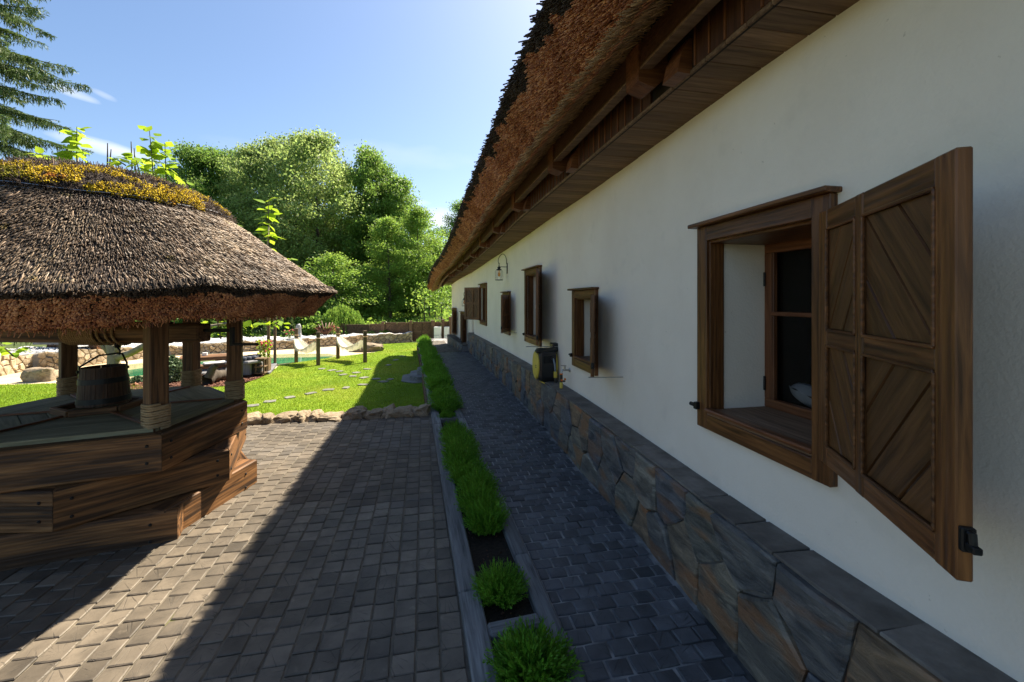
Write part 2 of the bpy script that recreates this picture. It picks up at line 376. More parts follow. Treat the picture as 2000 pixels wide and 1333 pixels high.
M['sandstone']=material('sandstone',[(.3,(.2,.145,.08)),(.5,(.36,.28,.18)),(.7,(.5,.42,.30))],scale=4,rough=.85,bump=.6,bdist=.03,offset=True,rnd=.25,fine=(25,.4,.01))
M['reed_red']=material('reed_ends',[(.3,(.28,.10,.042)),(.5,(.46,.195,.09)),(.7,(.62,.32,.17))],scale=3,rough=.7,bump=0,isl=.45,hue=.012,coords='World')
M['reed_blond']=material('reed_stalks',[(.3,(.24,.135,.055)),(.5,(.38,.22,.095)),(.7,(.5,.32,.16))],scale=3,rough=.55,bump=0,isl=.4,coords='World')
M['reed_dark']=material('weathered_reeds',[(.3,(.03,.022,.016)),(.6,(.07,.05,.035))],scale=4,rough=.8,bump=0,isl=.5,coords='World')
M['reed_grey']=material('grey_reeds',[(.3,(.11,.07,.042)),(.5,(.22,.15,.093)),(.7,(.35,.26,.165))],scale=2.2,rough=.55,bump=0,isl=.65,spec=.5,coords='World',spots=[(6,.66,.72,(.36,.27,.04),.5)])
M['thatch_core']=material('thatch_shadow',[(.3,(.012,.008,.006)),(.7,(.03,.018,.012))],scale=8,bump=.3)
M['iron']=material('black_iron',[(.3,(.012,.012,.013)),(.7,(.03,.029,.028))],scale=20,rough=.45,metal=.6,bump=.2,spec=.5)
M['steel']=material('zinc_steel',[(.3,(.35,.35,.34)),(.7,(.5,.49,.47))],scale=20,rough=.35,metal=.9,bump=0)
M['rope']=material('sisal_rope',[(.3,(.3,.2,.1)),(.7,(.46,.33,.18))],scale=30,rough=.9,bump=.4,fine=(220,.6,.002))
M['rope_dark']=material('worn_rope',[(.3,(.34,.20,.085)),(.7,(.5,.31,.14))],scale=30,rough=.9,bump=.4)
M['soil']=material('potting_soil',[(.3,(.012,.009,.006)),(.7,(.04,.03,.02))],scale=40,rough=.95,bump=1,bdist=.02)
M['plastic_black']=material('black_plastic',[(.3,(.014,.014,.015)),(.7,(.02,.02,.021))],scale=8,rough=.35,bump=0,spec=.5)
M['plastic_yellow']=material('yellow_plastic',[(.3,(.62,.47,.07)),(.7,(.68,.52,.09))],scale=5,rough=.4,bump=0)
M['plastic_orange']=material('orange_plastic',[(.3,(.75,.16,.02)),(.7,(.8,.18,.02))],scale=5,rough=.4,bump=0)
M['brick_dummy']=M['mortar']
def glass(name,tint=(1,1,1),rough=0.0,alpha=.12):
    m=bpy.data.materials.new(name); m.use_nodes=True; nt=m.node_tree; o=nt.nodes['Material Output']; nt.nodes.remove(nt.nodes['Principled BSDF'])
    t=nt.nodes.new('ShaderNodeBsdfTransparent'); t.inputs[0].default_value=(*tint,1); g=nt.nodes.new('ShaderNodeBsdfGlossy'); g.inputs['Roughness'].default_value=rough+.02
    f=nt.nodes.new('ShaderNodeLayerWeight'); f.inputs[0].default_value=.5; ms=nt.nodes.new('ShaderNodeMixShader')
    nt.links.new(mth(nt,'ADD',mth(nt,'MULTIPLY',mth(nt,'POWER',f.outputs['Facing'],4.5),.8),.035),ms.inputs[0]); nt.links.new(t.outputs[0],ms.inputs[1]); nt.links.new(g.outputs[0],ms.inputs[2]); nt.links.new(ms.outputs[0],o.inputs[0]); return m
M['glass']=glass('clear_glass'); M['window_glass']=glass('window_glass',(.55,.55,.55))
# ================================================================= SETTING: house shape functions (in eye heights)
def interp(x,ks):
    xs=[k[0] for k in ks]; ys=[k[1] for k in ks]; return float(np.interp(x,xs,ys))
def smooth_knots(ks,n=400,wd=.35):
    x=np.linspace(ks[0][0],ks[-1][0],n); y=np.interp(x,[k[0] for k in ks],[k[1] for k in ks])
    h=int(wd/(x[1]-x[0]))+1; k=np.hanning(2*h+1); k/=k.sum(); yp=np.pad(y,h,mode='edge'); 
    yp[:h]=y[0]-(np.arange(h,0,-1))*(y[1]-y[0]); yp[-h:]=y[-1]+(np.arange(1,h+1))*(y[-1]-y[-2])
    return x,np.convolve(yp,k,'valid')
_wx=smooth_knots([(-3.5,.975),(5,.975),(6.5,.963),(8.3,.915),(9.2,.785),(10.03,.65),(10.6,.58)])
_us=smooth_knots([(-3.5,.685),(3.5,.68),(5,.635),(6.4,.60),(8.4,.53),(9.4,.44),(10.03,.36),(10.6,.20)])
_sag=smooth_knots([(-3.5,0),(8.6,0),(9.6,-.04),(10.1,-.13),(10.6,-.26)])
_eps=smooth_knots([(-3.5,1),(8.8,1),(9.8,.75),(10.35,.35),(10.6,.2)])
fx=lambda y:float(np.interp(y,*_wx)); fu=lambda y:float(np.interp(y,*_us)); fs=lambda y:float(np.interp(y,*_sag)); fe=lambda y:float(np.interp(y,*_eps))
_mx=smooth_knots([(-4,.975),(1.1,.975),(1.8,1.008),(2.6,1.036),(3.5,1.045),(4.2,1.042),(5.5,1.015),(7,.975),(8.38,.93)])
def mainX(y): return float(np.interp(y,*_mx))
_ft=smooth_knots([(-1.5,.855),(.96,.868),(1.5,.900),(2.3,.915),(3.5,.943),(4.2,.951),(5.5,.936),(7,.905),(8.36,.868)])
def footX(y): return float(np.interp(y,*_ft))
_ex=smooth_knots([(8.3,.925),(8.6,.89),(10.03,.645),(10.4,.6)],wd=.2)
def endX(y): return float(np.interp(y,*_ex)) if y>8.381 else .93
def E(y,dx,du,sag=1.0):   # eave profile point
    return Vector(((fx(y)+dx)*H,y*H,H+(fu(y)+du+fs(y)*sag)*H))
YEND=10.32; Y0H=-3.2
house=thing('thatched_house','long low white plastered house with thatched roof, wooden eaves and dark stone plinth','house',(1.7,0,0))
# window list: far x, near x, top y, bottom y (photo), shutter: kind
WIN=[]
def onwall(px,off,X=mainX):
    d=rayv(px,586); lo,hi=.3,11.0
    for _ in range(50):
        y=(lo+hi)/2
        if d.x/d.y*y>X(y)-off: hi=y
        else: lo=y
    return y,y/d.y
for (xl,xr,yt,yb,kind) in [(1364,1625,447,830,'near'),(1118,1163.5,568.5,713.5,'near'),(1024.7,1054.8,529.5,666.5,'near'),(981.6,995,572.5,650.5,'near_wide'),(937.3,950,557,633,'far')]:
    yf,sf=onwall(xl,.017); yn,_=onwall(xr,.017)
    WIN.append(dict(yn=yn,yf=yf,zt=(586-yt)/FPX*sf,zb=(586-yb)/FPX*sf,kind=kind))
if WIN[4]['yf']-WIN[4]['yn']>.62: WIN[4]['yn']=WIN[4]['yf']-.62
FW=.052
for w_ in WIN: w_.update(oyn=w_['yn']+FW,oyf=w_['yf']-FW,ozt=w_['zt']-FW,ozb=w_['zb']+FW)
def build_wall():
    ys=set(np.arange(-3.4,8.38,.25).tolist()+[8.38]); holes=[]
    for w_ in WIN: ys|={w_['oyn'],w_['oyf']}; holes.append((w_['oyn'],w_['oyf'],w_['ozb'],w_['ozt']))
    holes.append((8.05,8.36,-1.02,-.16)); ys|={8.05,8.36}
    ys=sorted(ys); zs=sorted({-1.02,.78,-.16}|{h[2] for h in holes}|{h[3] for h in holes}|{-.6,-.3,0,.3,.5})
    m=MB(); idx={}
    def v(i,j):
        if (i,j) not in idx:
            idx[(i,j)]=len(m.v); y=ys[i]; z=zs[j]
            m.v.append((mainX(y)*H,y*H,H+z*H))
        return idx[(i,j)]
    for i in range(len(ys)-1):
        for j in range(len(zs)-1):
            cy=(ys[i]+ys[i+1])/2; cz=(zs[j]+zs[j+1])/2
            if any(a<cy<b and c<cz<d for a,b,c,d in holes): continue
            m.f.append([v(i,j),v(i,j+1),v(i+1,j+1),v(i+1,j)])
    D=.247
    for (a,b,c,d) in holes:
        D=.085 if a==8.05 else .247
        for (p,q) in [((a,c),(a,d)),((a,d),(b,d)),((b,d),(b,c)),((b,c),(a,c))]:
            vs=[]
            for (y,z),dd in ((p,0),(p,D),(q,D),(q,0)): vs.append(((mainX(y)+dd)*H,y*H,H+z*H))
            m.add(vs,[[0,1,2,3]])
    m.add([((mainX(8.05)+.085)*H,8.05*H,0),((mainX(8.36)+.085)*H,8.36*H,0),((mainX(8.36)+.085)*H,8.36*H,.84*H),((mainX(8.05)+.085)*H,8.05*H,.84*H)],[[0,1,2,3]])
    k=8
    for i in range(k):
        a=8.381+(10.03-8.381)*i/k; b=8.381+(10.03-8.381)*(i+1)/k
        m.add([(endX(a)*H,a*H,-.3),(endX(a)*H,a*H,H*1.62),(endX(b)*H,b*H,H*1.62),(endX(b)*H,b*H,-.3)],[[0,1,2,3]])
    e=endX(10.03); m.add([(e*H,10.03*H,-.3),(e*H,10.03*H,H*1.5),(4.2*H,9.6*H,H*1.5),(4.2*H,9.6*H,-.3)],[[0,1,2,3]])
    m.add([(.975*H,-3.4*H,0),(.975*H,-3.4*H,H*1.7),(4.2*H,-3.4*H,H*1.7),(4.2*H,-3.4*H,0)],[[3,2,1,0]])
    m.build('wall',M['plaster'],house)
    # dark room behind the windows
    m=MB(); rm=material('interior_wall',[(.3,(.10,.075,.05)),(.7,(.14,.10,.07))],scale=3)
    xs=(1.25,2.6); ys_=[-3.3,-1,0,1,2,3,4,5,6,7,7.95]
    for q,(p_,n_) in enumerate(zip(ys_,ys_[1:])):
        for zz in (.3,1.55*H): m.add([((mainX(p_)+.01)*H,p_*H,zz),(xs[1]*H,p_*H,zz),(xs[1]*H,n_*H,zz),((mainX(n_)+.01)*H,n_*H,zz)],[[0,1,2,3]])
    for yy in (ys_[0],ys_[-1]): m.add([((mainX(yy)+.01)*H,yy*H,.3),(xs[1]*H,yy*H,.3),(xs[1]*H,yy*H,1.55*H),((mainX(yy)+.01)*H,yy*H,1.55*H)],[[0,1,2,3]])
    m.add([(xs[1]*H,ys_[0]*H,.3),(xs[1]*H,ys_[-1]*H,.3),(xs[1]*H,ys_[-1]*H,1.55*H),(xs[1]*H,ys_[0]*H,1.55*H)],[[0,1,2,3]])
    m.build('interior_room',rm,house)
build_wall()
# ---- windows
def plank_panel(x0,x1,z0,z1,slope,parent,y,mat,n=3.3):
    """diagonal planks clipped to a rectangle in local (x,z); thickness along -y"""
    wd=(x1-x0); hg=(z1-z0); L=math.hypot(wd,hg); nx,nz=-hg/L*slope,wd/L
    # plank normal direction
    cs=[nx*x+nz*z for x in (x0,x1) for z in (z0,z1)]; lo,hi=min(cs),max(cs); k=4
    cuts=[lo+(hi-lo)*t for t in (0,.24,.5,.76,1.0)]
    for i in range(k):
        poly=[(x0,z0),(x1,z0),(x1,z1),(x0,z1)]
        poly=clip(poly,nx,nz,cuts[i+1]-.0035); poly=clip(poly,-nx,-nz,-(cuts[i]+.0035)) if len(poly)>2 else []
        poly=dedupe(poly,.003)
        if len(poly)<3: continue
        cx=sum(p[0] for p in poly)/len(poly); cz=sum(p[1] for p in poly)/len(poly)
        ang=math.atan2(hg,wd*slope)  # grain direction
        ca,sa=math.cos(ang),math.sin(ang)
        pl=[((p[0]-cx)*ca+(p[1]-cz)*sa,-(p[0]-cx)*sa+(p[1]-cz)*ca) for p in poly]
        mb=MB().slab(pl,-.007,.009,.005)
        yield mb,cx,cz,ang
def make_shutter(y_h,x_h,z0,z1,length,ang,sgn,label=None,detail=True):
    """hinge at (x_h,y_h) metres; leaf runs from the hinge; local X along leaf, local Y outward (front), Z up"""
    dirv=Vector((-math.sin(ang),sgn*math.cos(ang),0)); 
    zc=(z0+z1)/2; h=z1-z0; T=.036
    front=Vector((0,0,1)).cross(dirv) if sgn<0 else dirv.cross(Vector((0,0,1)))
    # want outward face -X-ish seen from the yard
    xax=dirv; yax=Vector((0,0,1)).cross(xax)
    base=Matrix(((xax.x,yax.x,0,x_h),(xax.y,yax.y,0,y_h),(0,0,1,zc),(0,0,0,1)))
    st=.082 if length>.5 else .055; mid=.055 if length>.5 else .035; rail=.082 if length>.5 else .06
    m=MB(); tr=lambda x,z,y=0:Matrix.Translation((x,y,z)); rot=Matrix.Rotation(math.pi/2,4,'Y')
    xm=length*.42
    # built in local frame, grain along local Z for stiles -> rails separate parts
    so_=link('shutter',None,None,house,base)
    for cx,wd in ((st/2,st),(length-st/2,st),(xm,mid)): link('stile',MB().cbox(h,T,wd,.004).mesh('stile',M['stain']),None,so_,base@tr(cx,0)@rot)
    if label: so_['label']=label
    def rl(x0,x1,z,hh): link('rail',MB().cbox(x1-x0,T-.004,hh,.004).mesh('rail',M['stain']),None,so_,base@tr((x0+x1)/2,z))
    bays=[(st,xm-mid/2),(xm+mid/2,length-st)]
    for (a,b) in bays:
        rl(a,b,h/2-rail/2,rail); rl(a,b,-h/2+rail/2,rail); rl(a,b,-.0,rail*.8)
    if detail:
        for bi,(a,b) in enumerate(bays):
            for zi,(c,d) in enumerate(((-h/2+rail,-rail*.4),(rail*.4,h/2-rail))):
                slope=1 if (bi+zi)%2==0 else -1
                slope=-slope if sgn<0 else slope
                bead=MB()
                for p,q in (((a,c),(b,c)),((b,c),(b,d)),((b,d),(a,d)),((a,d),(a,c))):
                    for yy in (-.0175,.0175):
                        bead.beam((p[0],yy,p[1]),(q[0],yy,q[1]),.012,.012,.003)
                link('bead',bead.mesh('bead',M['stain']),None,so_,base)
                for mb,cx,cz,an in plank_panel(a+.002,b-.002,c+.002,d-.002,slope,so_,0,None):
                    mw=base@Matrix.Translation((cx,0,cz))@Matrix.Rotation(-an,4,'Y')@Matrix.Rotation(math.pi/2,4,'X')
                    link('plank',mb.mesh('plank',M['stain_olive']),None,so_,mw)
    else:
        link('plank',MB().cbox(length-2*st+.01,.015,h-2*rail,.003).mesh('plank',M['stain_olive']),None,so_,base)
    # iron pintle at the free bottom corner + stay hook
    k=MB().tube([(.01,0,.02),(.03,0,.02),(.032,0,-.005)],.009,8).cbox(.016,.03,.06,.003,Matrix.Translation((.014,0,.0))).cbox(.03,.02,.018,.003,Matrix.Translation((.035,.0,-.012)))
    link('latch',k.mesh('latch',M['iron']),None,so_,base@Matrix.Translation((length-.006,0,-h/2+.11))@Matrix.Rotation(0,4,'Z'))
    return so_
def make_window(w_,i):
    X=lambda y:mainX(y)*H; yn,yf,zt,zb=w_['yn']*H,w_['yf']*H,H+w_['zt']*H,H+w_['zb']*H; fw=FW*H
    wo=link('window',None,None,house,Matrix.Translation((X(w_['yn']),(yn+yf)/2,(zt+zb)/2))); 
    xo=-.015
    def fb(y0,z0,y1,z1,wd,hh,name='frame_board',xoff=0.0):
        beam(name,(X(y0/H)+xo+xoff,y0,z0),(X(y1/H)+xo+xoff,y1,z1),wd,hh,M['stain'],wo,up=(-1,0,0),c=.004)
    # up=(-1,0,0): h is depth off the wall, w is in the wall plane
    fb(yn+fw/2,zb,yn+fw/2,zt,fw,.05); fb(yf-fw/2,zb,yf-fw/2,zt,fw,.05)
    fb(yn+fw,zt-fw/2,yf-fw,zt-fw/2,fw,.046); fb(yn+fw,zb+fw/2,yf-fw,zb+fw/2,fw,.046)
    # drip cap
    beam('drip_cap',(X(yn/H)-.035,yn-.02,zt+.013),(X(yf/H)-.035,yf+.035,zt+.013),.105,.024,M['stain'],wo,c=.004)
    # wooden lining inside the far and near jamb, sill and head board
    a,b,c,d=w_['oyn']*H,w_['oyf']*H,H+w_['ozb']*H,H+w_['ozt']*H; x0=X(yn/H)
    beam('jamb_lining',(x0+.05,b-.006,c),(x0+.05,b-.006,d),.011,.1,M['stain'],wo,up=(1,0,0),c=.002)
    beam('jamb_lining',(x0+.05,a+.006,c),(x0+.05,a+.006,d),.011,.1,M['stain'],wo,up=(1,0,0),c=.002)
    link('sill',MB().cbox(b-a,.46,.035,.004).mesh('sill',M['soffit']),None,wo,Matrix.Translation((x0+.215,(a+b)/2,c+.012))@Matrix.Rotation(math.pi/2,4,'Z'))
    beam('sill_nosing',(x0-.012,a,c+.028),(x0-.012,b,c+.028),.055,.022,M['rafter'],wo,c=.006)
    link('head_board',MB().cbox(b-a,.44,.02,.003).mesh('head_board',M['stain']),None,wo,Matrix.Translation((x0+.225,(a+b)/2,d-.006))@Matrix.Rotation(math.pi/2,4,'Z'))
    # sash
    xs=x0+.43; sw=.055; c2=c+.03; d2=d-.016
    SB=lambda p,q,w1,h1,up=(0,0,1): beam('sash_bar',p,q,w1,h1,M['rafter'],wo,up=up,c=.003)
    for (p,q) in (((a,c2+sw/2),(b,c2+sw/2)),((a,d2-sw/2),(b,d2-sw/2))): SB((xs,p[0],p[1]),(xs,q[0],q[1]),.05,sw)
    for y in (a+sw/2,b-sw/2): SB((xs,y,c2+sw),(xs,y,d2-sw),sw,.05,(1,0,0))
    SB((xs-.012,a+sw,(c2+d2)/2+.08),(xs-.012,b-sw,(c2+d2)/2+.08),.04,.026)
    ym=(a+b)/2; SB((xs-.004,ym,c2+sw),(xs-.004,ym,d2-sw),.05,.05,(1,0,0)); inn=.022
    for y in (a+sw+inn/2,b-sw-inn/2): SB((xs-.012,y,c2+sw),(xs-.012,y,d2-sw),inn,.03,(1,0,0))
    for (p,q) in ((a+sw,ym-.02),(ym+.02,b-sw)):
        for (r_,t_) in ((c2+sw,(c2+d2)/2+.067),((c2+d2)/2+.093,d2-sw)):
            MB().add([(xs+.01,p,r_),(xs+.01,q,r_),(xs+.01,q,t_),(xs+.01,p,t_)],[[0,1,2,3]]).build('pane',M['window_glass'],wo)
    hg=MB()
    for z in (c2+.15,d2-.22): hg.cbox(.012,.012,.09,.002,Matrix.Translation((xs-.03,b-.008,z)))
    hg.build('hinge',M['iron'],wo)
    # catch on the far frame side
    k=MB().cbox(.05,.03,.045,.004,Matrix.Translation((X(yf/H)-.045,yf-.015,zb+.13))).tube([(X(yf/H)-.055,yf-.01,zb+.13),(X(yf/H)-.055,yf+.045,zb+.13)],.013,8)
    k.build('catch',M['iron'],wo)
    # shutter leaf
    n=w_['kind']; L=(w_['yf']-w_['yn'])*H-.045
    lab=['large open shutter of diagonal planks nearest the camera',None,None,None,None][i]
    z0_,z1_=zb+.063*H*min(1,(zt-zb)/1.25),zt-.046*H*min(1,(zt-zb)/1.25)
    SA_=math.radians([28.3,23.5,17,26,38][i])
    if n=='near': make_shutter(yn+.028,X(yn/H)-.045,z0_,z1_,[.845,L*.8,L*.8,1,1][i],SA_,-1,lab)
    elif n=='near_wide': make_shutter(yn+.028,X(yn/H)-.045,z0_,z1_,L*.8,SA_,-1,lab); 
    else: make_shutter(yf-.02,X(yf/H)-.045,zb+.12,zt-.07,L*.62,math.radians(38),1,'open shutter of the fourth window swung towards the far lamp')
    if n!='far' and i>0:
        # stay rod from the shutter foot to the wall
        y1=yn-(L-.06)*math.cos(math.radians(27)); MB().tube([(X(yn/H)-.045-L*.9*math.sin(math.radians(27)),yn-L*.88*math.cos(math.radians(27)),zb+.1),(X(y1/H)-.005,y1-.03,zb+.1)],.005,6).build('stay_rod',M['steel'],wo)
for i,w_ in enumerate(WIN): make_window(w_,i)
# two narrow far openings on the end wall
for (xl,xr,yt,yb,lab) in ((901,910.5,609.5,672,'narrow far shutter window beyond the doorway'),(884.5,892,602.5,652,'farthest shutter at the house corner')):
    yf,sf=onwall(xl,.0,endX); yn,_=onwall(xr,.0,endX); X=lambda y:endX(y/H)*H
    zt=H+(586-yt)/FPX*sf*H; zb=H+(586-yb)/FPX*sf*H; yn*=H; yf*=H; fw=.06
    if yf-yn<.35: yf=yn+.42
    if yf-yn>.9: yf=yn+.7
    wo=link('window',None,None,house,Matrix.Translation((X(yn),(yn+yf)/2,zb))); wo['label']=lab
    dr=Vector((X(yf)-X(yn),yf-yn,0)).normalized(); nrm=Vector((-dr.y,dr.x,0)); nrm=nrm if nrm.x<0 else -nrm
    for (p,q) in ((yn+fw/2,yn+fw/2),(yf-fw/2,yf-fw/2)): beam('frame_board',Vector((X(p),p,zb))+nrm*.02,Vector((X(p),p,zt))+nrm*.02,fw,.05,M['stain'],wo,up=nrm)
    for z in (zb+fw/2,zt-fw/2): beam('frame_board',Vector((X(yn+fw),yn+fw,z))+nrm*.02,Vector((X(yf-fw),yf-fw,z))+nrm*.02,fw,.046,M['stain'],wo,up=nrm)
    beam('drip_cap',Vector((X(yn),yn,zt+.012))+nrm*.04,Vector((X(yf+.03),yf+.03,zt+.012))+nrm*.04,.10,.024,M['stain'],wo)
    # dark opening board
    beam('panel',Vector((X(yn+fw),yn+fw,(zt+zb)/2))+nrm*.006,Vector((X(yf-fw),yf-fw,(zt+zb)/2))+nrm*.006,.02,zt-zb-2*fw,M['riser'],wo)
    make_shutter(yn+.02,X(yn)-.05,zb+.06,zt-.08,min(.34,(yf-yn)*.6),math.radians(24),-1,None)
# ---- plinth of slate
def path_curve(pts):
    d=[0]
    for a,b in zip(pts,pts[1:]): d.append(d[-1]+(Vector(b)-Vector(a)).length)
    def f(t):
        x=float(np.interp(t,d,[p[0] for p in pts])); y=float(np.interp(t,d,[p[1] for p in pts]))
        i=min(max(np.searchsorted(d,t)-1,0),len(pts)-2); v=(Vector(pts[i+1])-Vector(pts[i])).normalized(); return Vector((x,y)),Vector((v.x,v.y))
    return f,d[-1]
def stone_face(parent,curve,z0f,z1f,dx,dz,mat,rr,thick=.03,gap=.006,name='stone',side=1,bat=.0,maxn=9999,round_=.012,hm=1.0,lim=None):
    f,L=curve; cells=voronoi(0,L,0,hm,dx,dz,rr); n=0; rest=MB()
    for c in cells:
        if area(c)<0:c=c[::-1]
        c=dedupe(inset(c,gap),.02)
        if len(c)<3: continue
        if rr.random()<.5 and len(c)>4: pass
        k=len(c); cx=sum(p[0] for p in c)/k; cz=sum(p[1] for p in c)/k
        T=thick*rr.uniform(.6,1.5); tilt=(rr.uniform(-1,1)*.03,rr.uniform(-1,1)*.03)
        def mp_(t,z,d):
            p,v=f(t); nrm=Vector((-v.y,v.x))*side; q=z/hm; zz=z0f(t)*(1-q)+z1f(t)*q
            p=p+nrm*(d-bat*z); return Vector((p.x,p.y,zz))
        # densify outline a little and roughen it
        out=[]
        for i in range(k):
            a=c[i];b=c[(i+1)%k]; out.append(a); l=math.hypot(b[0]-a[0],b[1]-a[1])
            if l>.12: out.append(((a[0]+b[0])/2+rr.uniform(-.012,.012),(a[1]+b[1])/2+rr.uniform(-.012,.012)))
        c=out; k=len(c)
        vs=[mp_(p[0],p[1],-.02) for p in c]+[mp_(p[0],p[1],T-round_) for p in c]
        for p in c:
            d=math.hypot(p[0]-cx,p[1]-cz) or 1; s_=1-round_*1.1/d; s_=max(s_,.5)
            vs.append(mp_(cx+(p[0]-cx)*s_,cz+(p[1]-cz)*s_,T+(p[0]-cx)*tilt[0]*2+(p[1]-cz)*tilt[1]*2+rr.uniform(-.003,.003)))
        vs.append(mp_(cx,cz,T+rr.uniform(0,.008)))
        fs=[[i,(i+1)%k,k+(i+1)%k,k+i] for i in range(k)]+[[k+i,k+(i+1)%k,2*k+(i+1)%k,2*k+i] for i in range(k)]+[[2*k+i,2*k+(i+1)%k,3*k] for i in range(k)]
        if side<0: fs=[q[::-1] for q in fs]
        if n<maxn:
            o=mp_(cx,cz,0); MB().add(vs,fs).local(name,mat,parent,o); n+=1
        else: rest.add(vs,fs)
    if rest.v: rest.build(name+'_rest',mat,parent,kind='stuff')
rr=random.Random(3)
plinth=link('plinth',None,None,house,Matrix.Translation((1.55,4,0)))
CAPZ=.36*H
pl1=[(footX(y)*H,y*H) for y in np.append(np.arange(-1.2,8.3,.3),8.36)]
cv1=path_curve(pl1)
stone_face(plinth,cv1,lambda t:-.01,lambda t:CAPZ-.013,.33,.29,M['slate'],rr,side=1,thick=.028,gap=.005,hm=CAPZ-.01)
# core + mortar
def strip_block(name,pts,w0,z0,z1,mat,parent,zf=None):
    f,L=path_curve(pts); n=max(2,int(L/.4)); m=MB()
    for i in range(n+1):
        t=L*i/n; p,v=f(t); nr=Vector((-v.y,v.x)); zz=z1 if zf is None else zf(t/L)
        for (d,z) in ((0,z0),(0,zz),(-w0,zz),(-w0,z0)): m.v.append((p.x+nr.x*d,p.y+nr.y*d,z))
    for i in range(n):
        a=4*i
        for j in range(4): m.f.append([a+j,a+(j+1)%4,a+4+(j+1)%4,a+4+j])
    m.f.append([0,1,2,3]); m.f.append([4*n+3,4*n+2,4*n+1,4*n]); return m.build(name,mat,parent)
strip_block('mortar_core',[(p[0]+.002,p[1]) for p in pl1],.22,-.02,CAPZ-.010,M['mortar'],plinth)
def caps(pts,zf,wd,parent,rr,mat=M['cap'],l0=.34,l1=.62):
    f,L=path_curve(pts); t=0
    while t<L-.05:
        l=min(rr.uniform(l0,l1),L-t); 
        if L-t-l<.15: l=L-t
        sk=rr.uniform(-.03,.03); vs=[]; z=zf((t+l/2)/L)+rr.uniform(-.001,.0015)
        for (a,d) in ((t+.004+sk,-wd),(t+l-.004+sk*.5,-wd),(t+l-.004,.008+rr.uniform(-.002,.002)),(t+l/2,.008+rr.uniform(-.002,.003)),(t+.004,.008+rr.uniform(-.002,.002))):
            p,v=f(min(max(a,0),L)); nr=Vector((-v.y,v.x)); vs.append((p.x+nr.x*d,p.y+nr.y*d))
        if area(vs)<0: vs=vs[::-1]
        cx=sum(p[0] for p in vs)/5; cy=sum(p[1] for p in vs)/5; vs=[(p[0]-cx,p[1]-cy) for p in vs]
        zg=(zf((t+l)/L)-zf(t/L))/max(l,.1)
        o=link('cap_slab',MB().slab(vs,-.014,.0,.003).mesh('cap_slab',mat),None,parent,Matrix.Translation((cx,cy,z)))
        t+=l
caps(pl1,lambda q:CAPZ,.235,plinth,rr,l0=.22,l1=.5)
# second, lower plinth that climbs to the corner
pl2=[(.745*H,8.36*H),(.70*H,8.7*H),(.62*H,9.15*H),(.56*H,9.5*H),(.53*H,9.75*H)]
c2z=lambda q:(.11+.115*q)*H
f2,L2=path_curve(pl2)
stone_face(plinth,(f2,L2),lambda t:-.02,lambda t:c2z(t/L2)-.03,.3,.3,M['slate'],rr,side=1,hm=.35,thick=.02)
strip_block('mortar_core',pl2,.26,-.02,0,M['mortar'],plinth,zf=lambda q:c2z(q)-.03)
caps(pl2,c2z,.26,plinth,rr,l0=.25,l1=.4)
# ---- eaves
Ys=np.arange(Y0H,YEND+.001,.08)
def sweep(name,prof,mat,parent,sag=1.0,y0=Y0H,y1=YEND,step=.12,close=True,fn=None,smooth=False):
    ys=np.append(np.arange(y0,y1,step),y1); m=MB(); k=len(prof)
    for y in ys:
        for (dx,du) in (fn(y) if fn else prof): m.v.append(tuple(E(y,dx,du,sag)))
    for i in range(len(ys)-1):
        for j in range(k if close else k-1): m.f.append([i*k+j,(i+1)*k+j,(i+1)*k+(j+1)%k,i*k+(j+1)%k])
    if close: m.f.append(list(range(k))); m.f.append([(len(ys)-1)*k+j for j in reversed(range(k))])
    return m.build(name,mat,parent,smooth)
TYS=[.33,1.33,2.28,3.3,4.3,5.3,6.3,7.3,8.25,9.1]
eaves=link('eaves',None,None,house,Matrix.Translation((1.4,3,3)))
y=Y0H+2.6; i=0
while y<10.1:
    wd=.145/H*rr.uniform(.93,1.07) 
    a=E(y+wd/2,-.186,.0,0)+Vector((0,0,.012)); b=E(y+wd/2,.03+max(0,mainX(min(y,8.3))-fx(y)),.0,0)+Vector((0,0,.012+rr.uniform(-.002,.003)))
    beam('soffit_board',a,b,wd*H-.005,.022,M['soffit'],eaves,c=.003); 
    y+=wd
y=Y0H+2.6
while y<10.1:
    wd=.115/H
    if any(ty-.19<y+wd/2<ty+.02 for ty in TYS): y+=wd; continue
    a=E(y+wd/2,-.181,.012,0); b=E(y+wd/2,-.181,.20,0); beam('riser_board',a,b,wd*H-.006,.02,M['riser'],eaves,up=(-1,0,0),c=.003); 
    q=Vector((-.014,wd*H/2,0)); beam('riser_batten',a+q,b+q,.012,.01,M['rafter'],eaves,up=(-1,0,0),c=.002); y+=wd
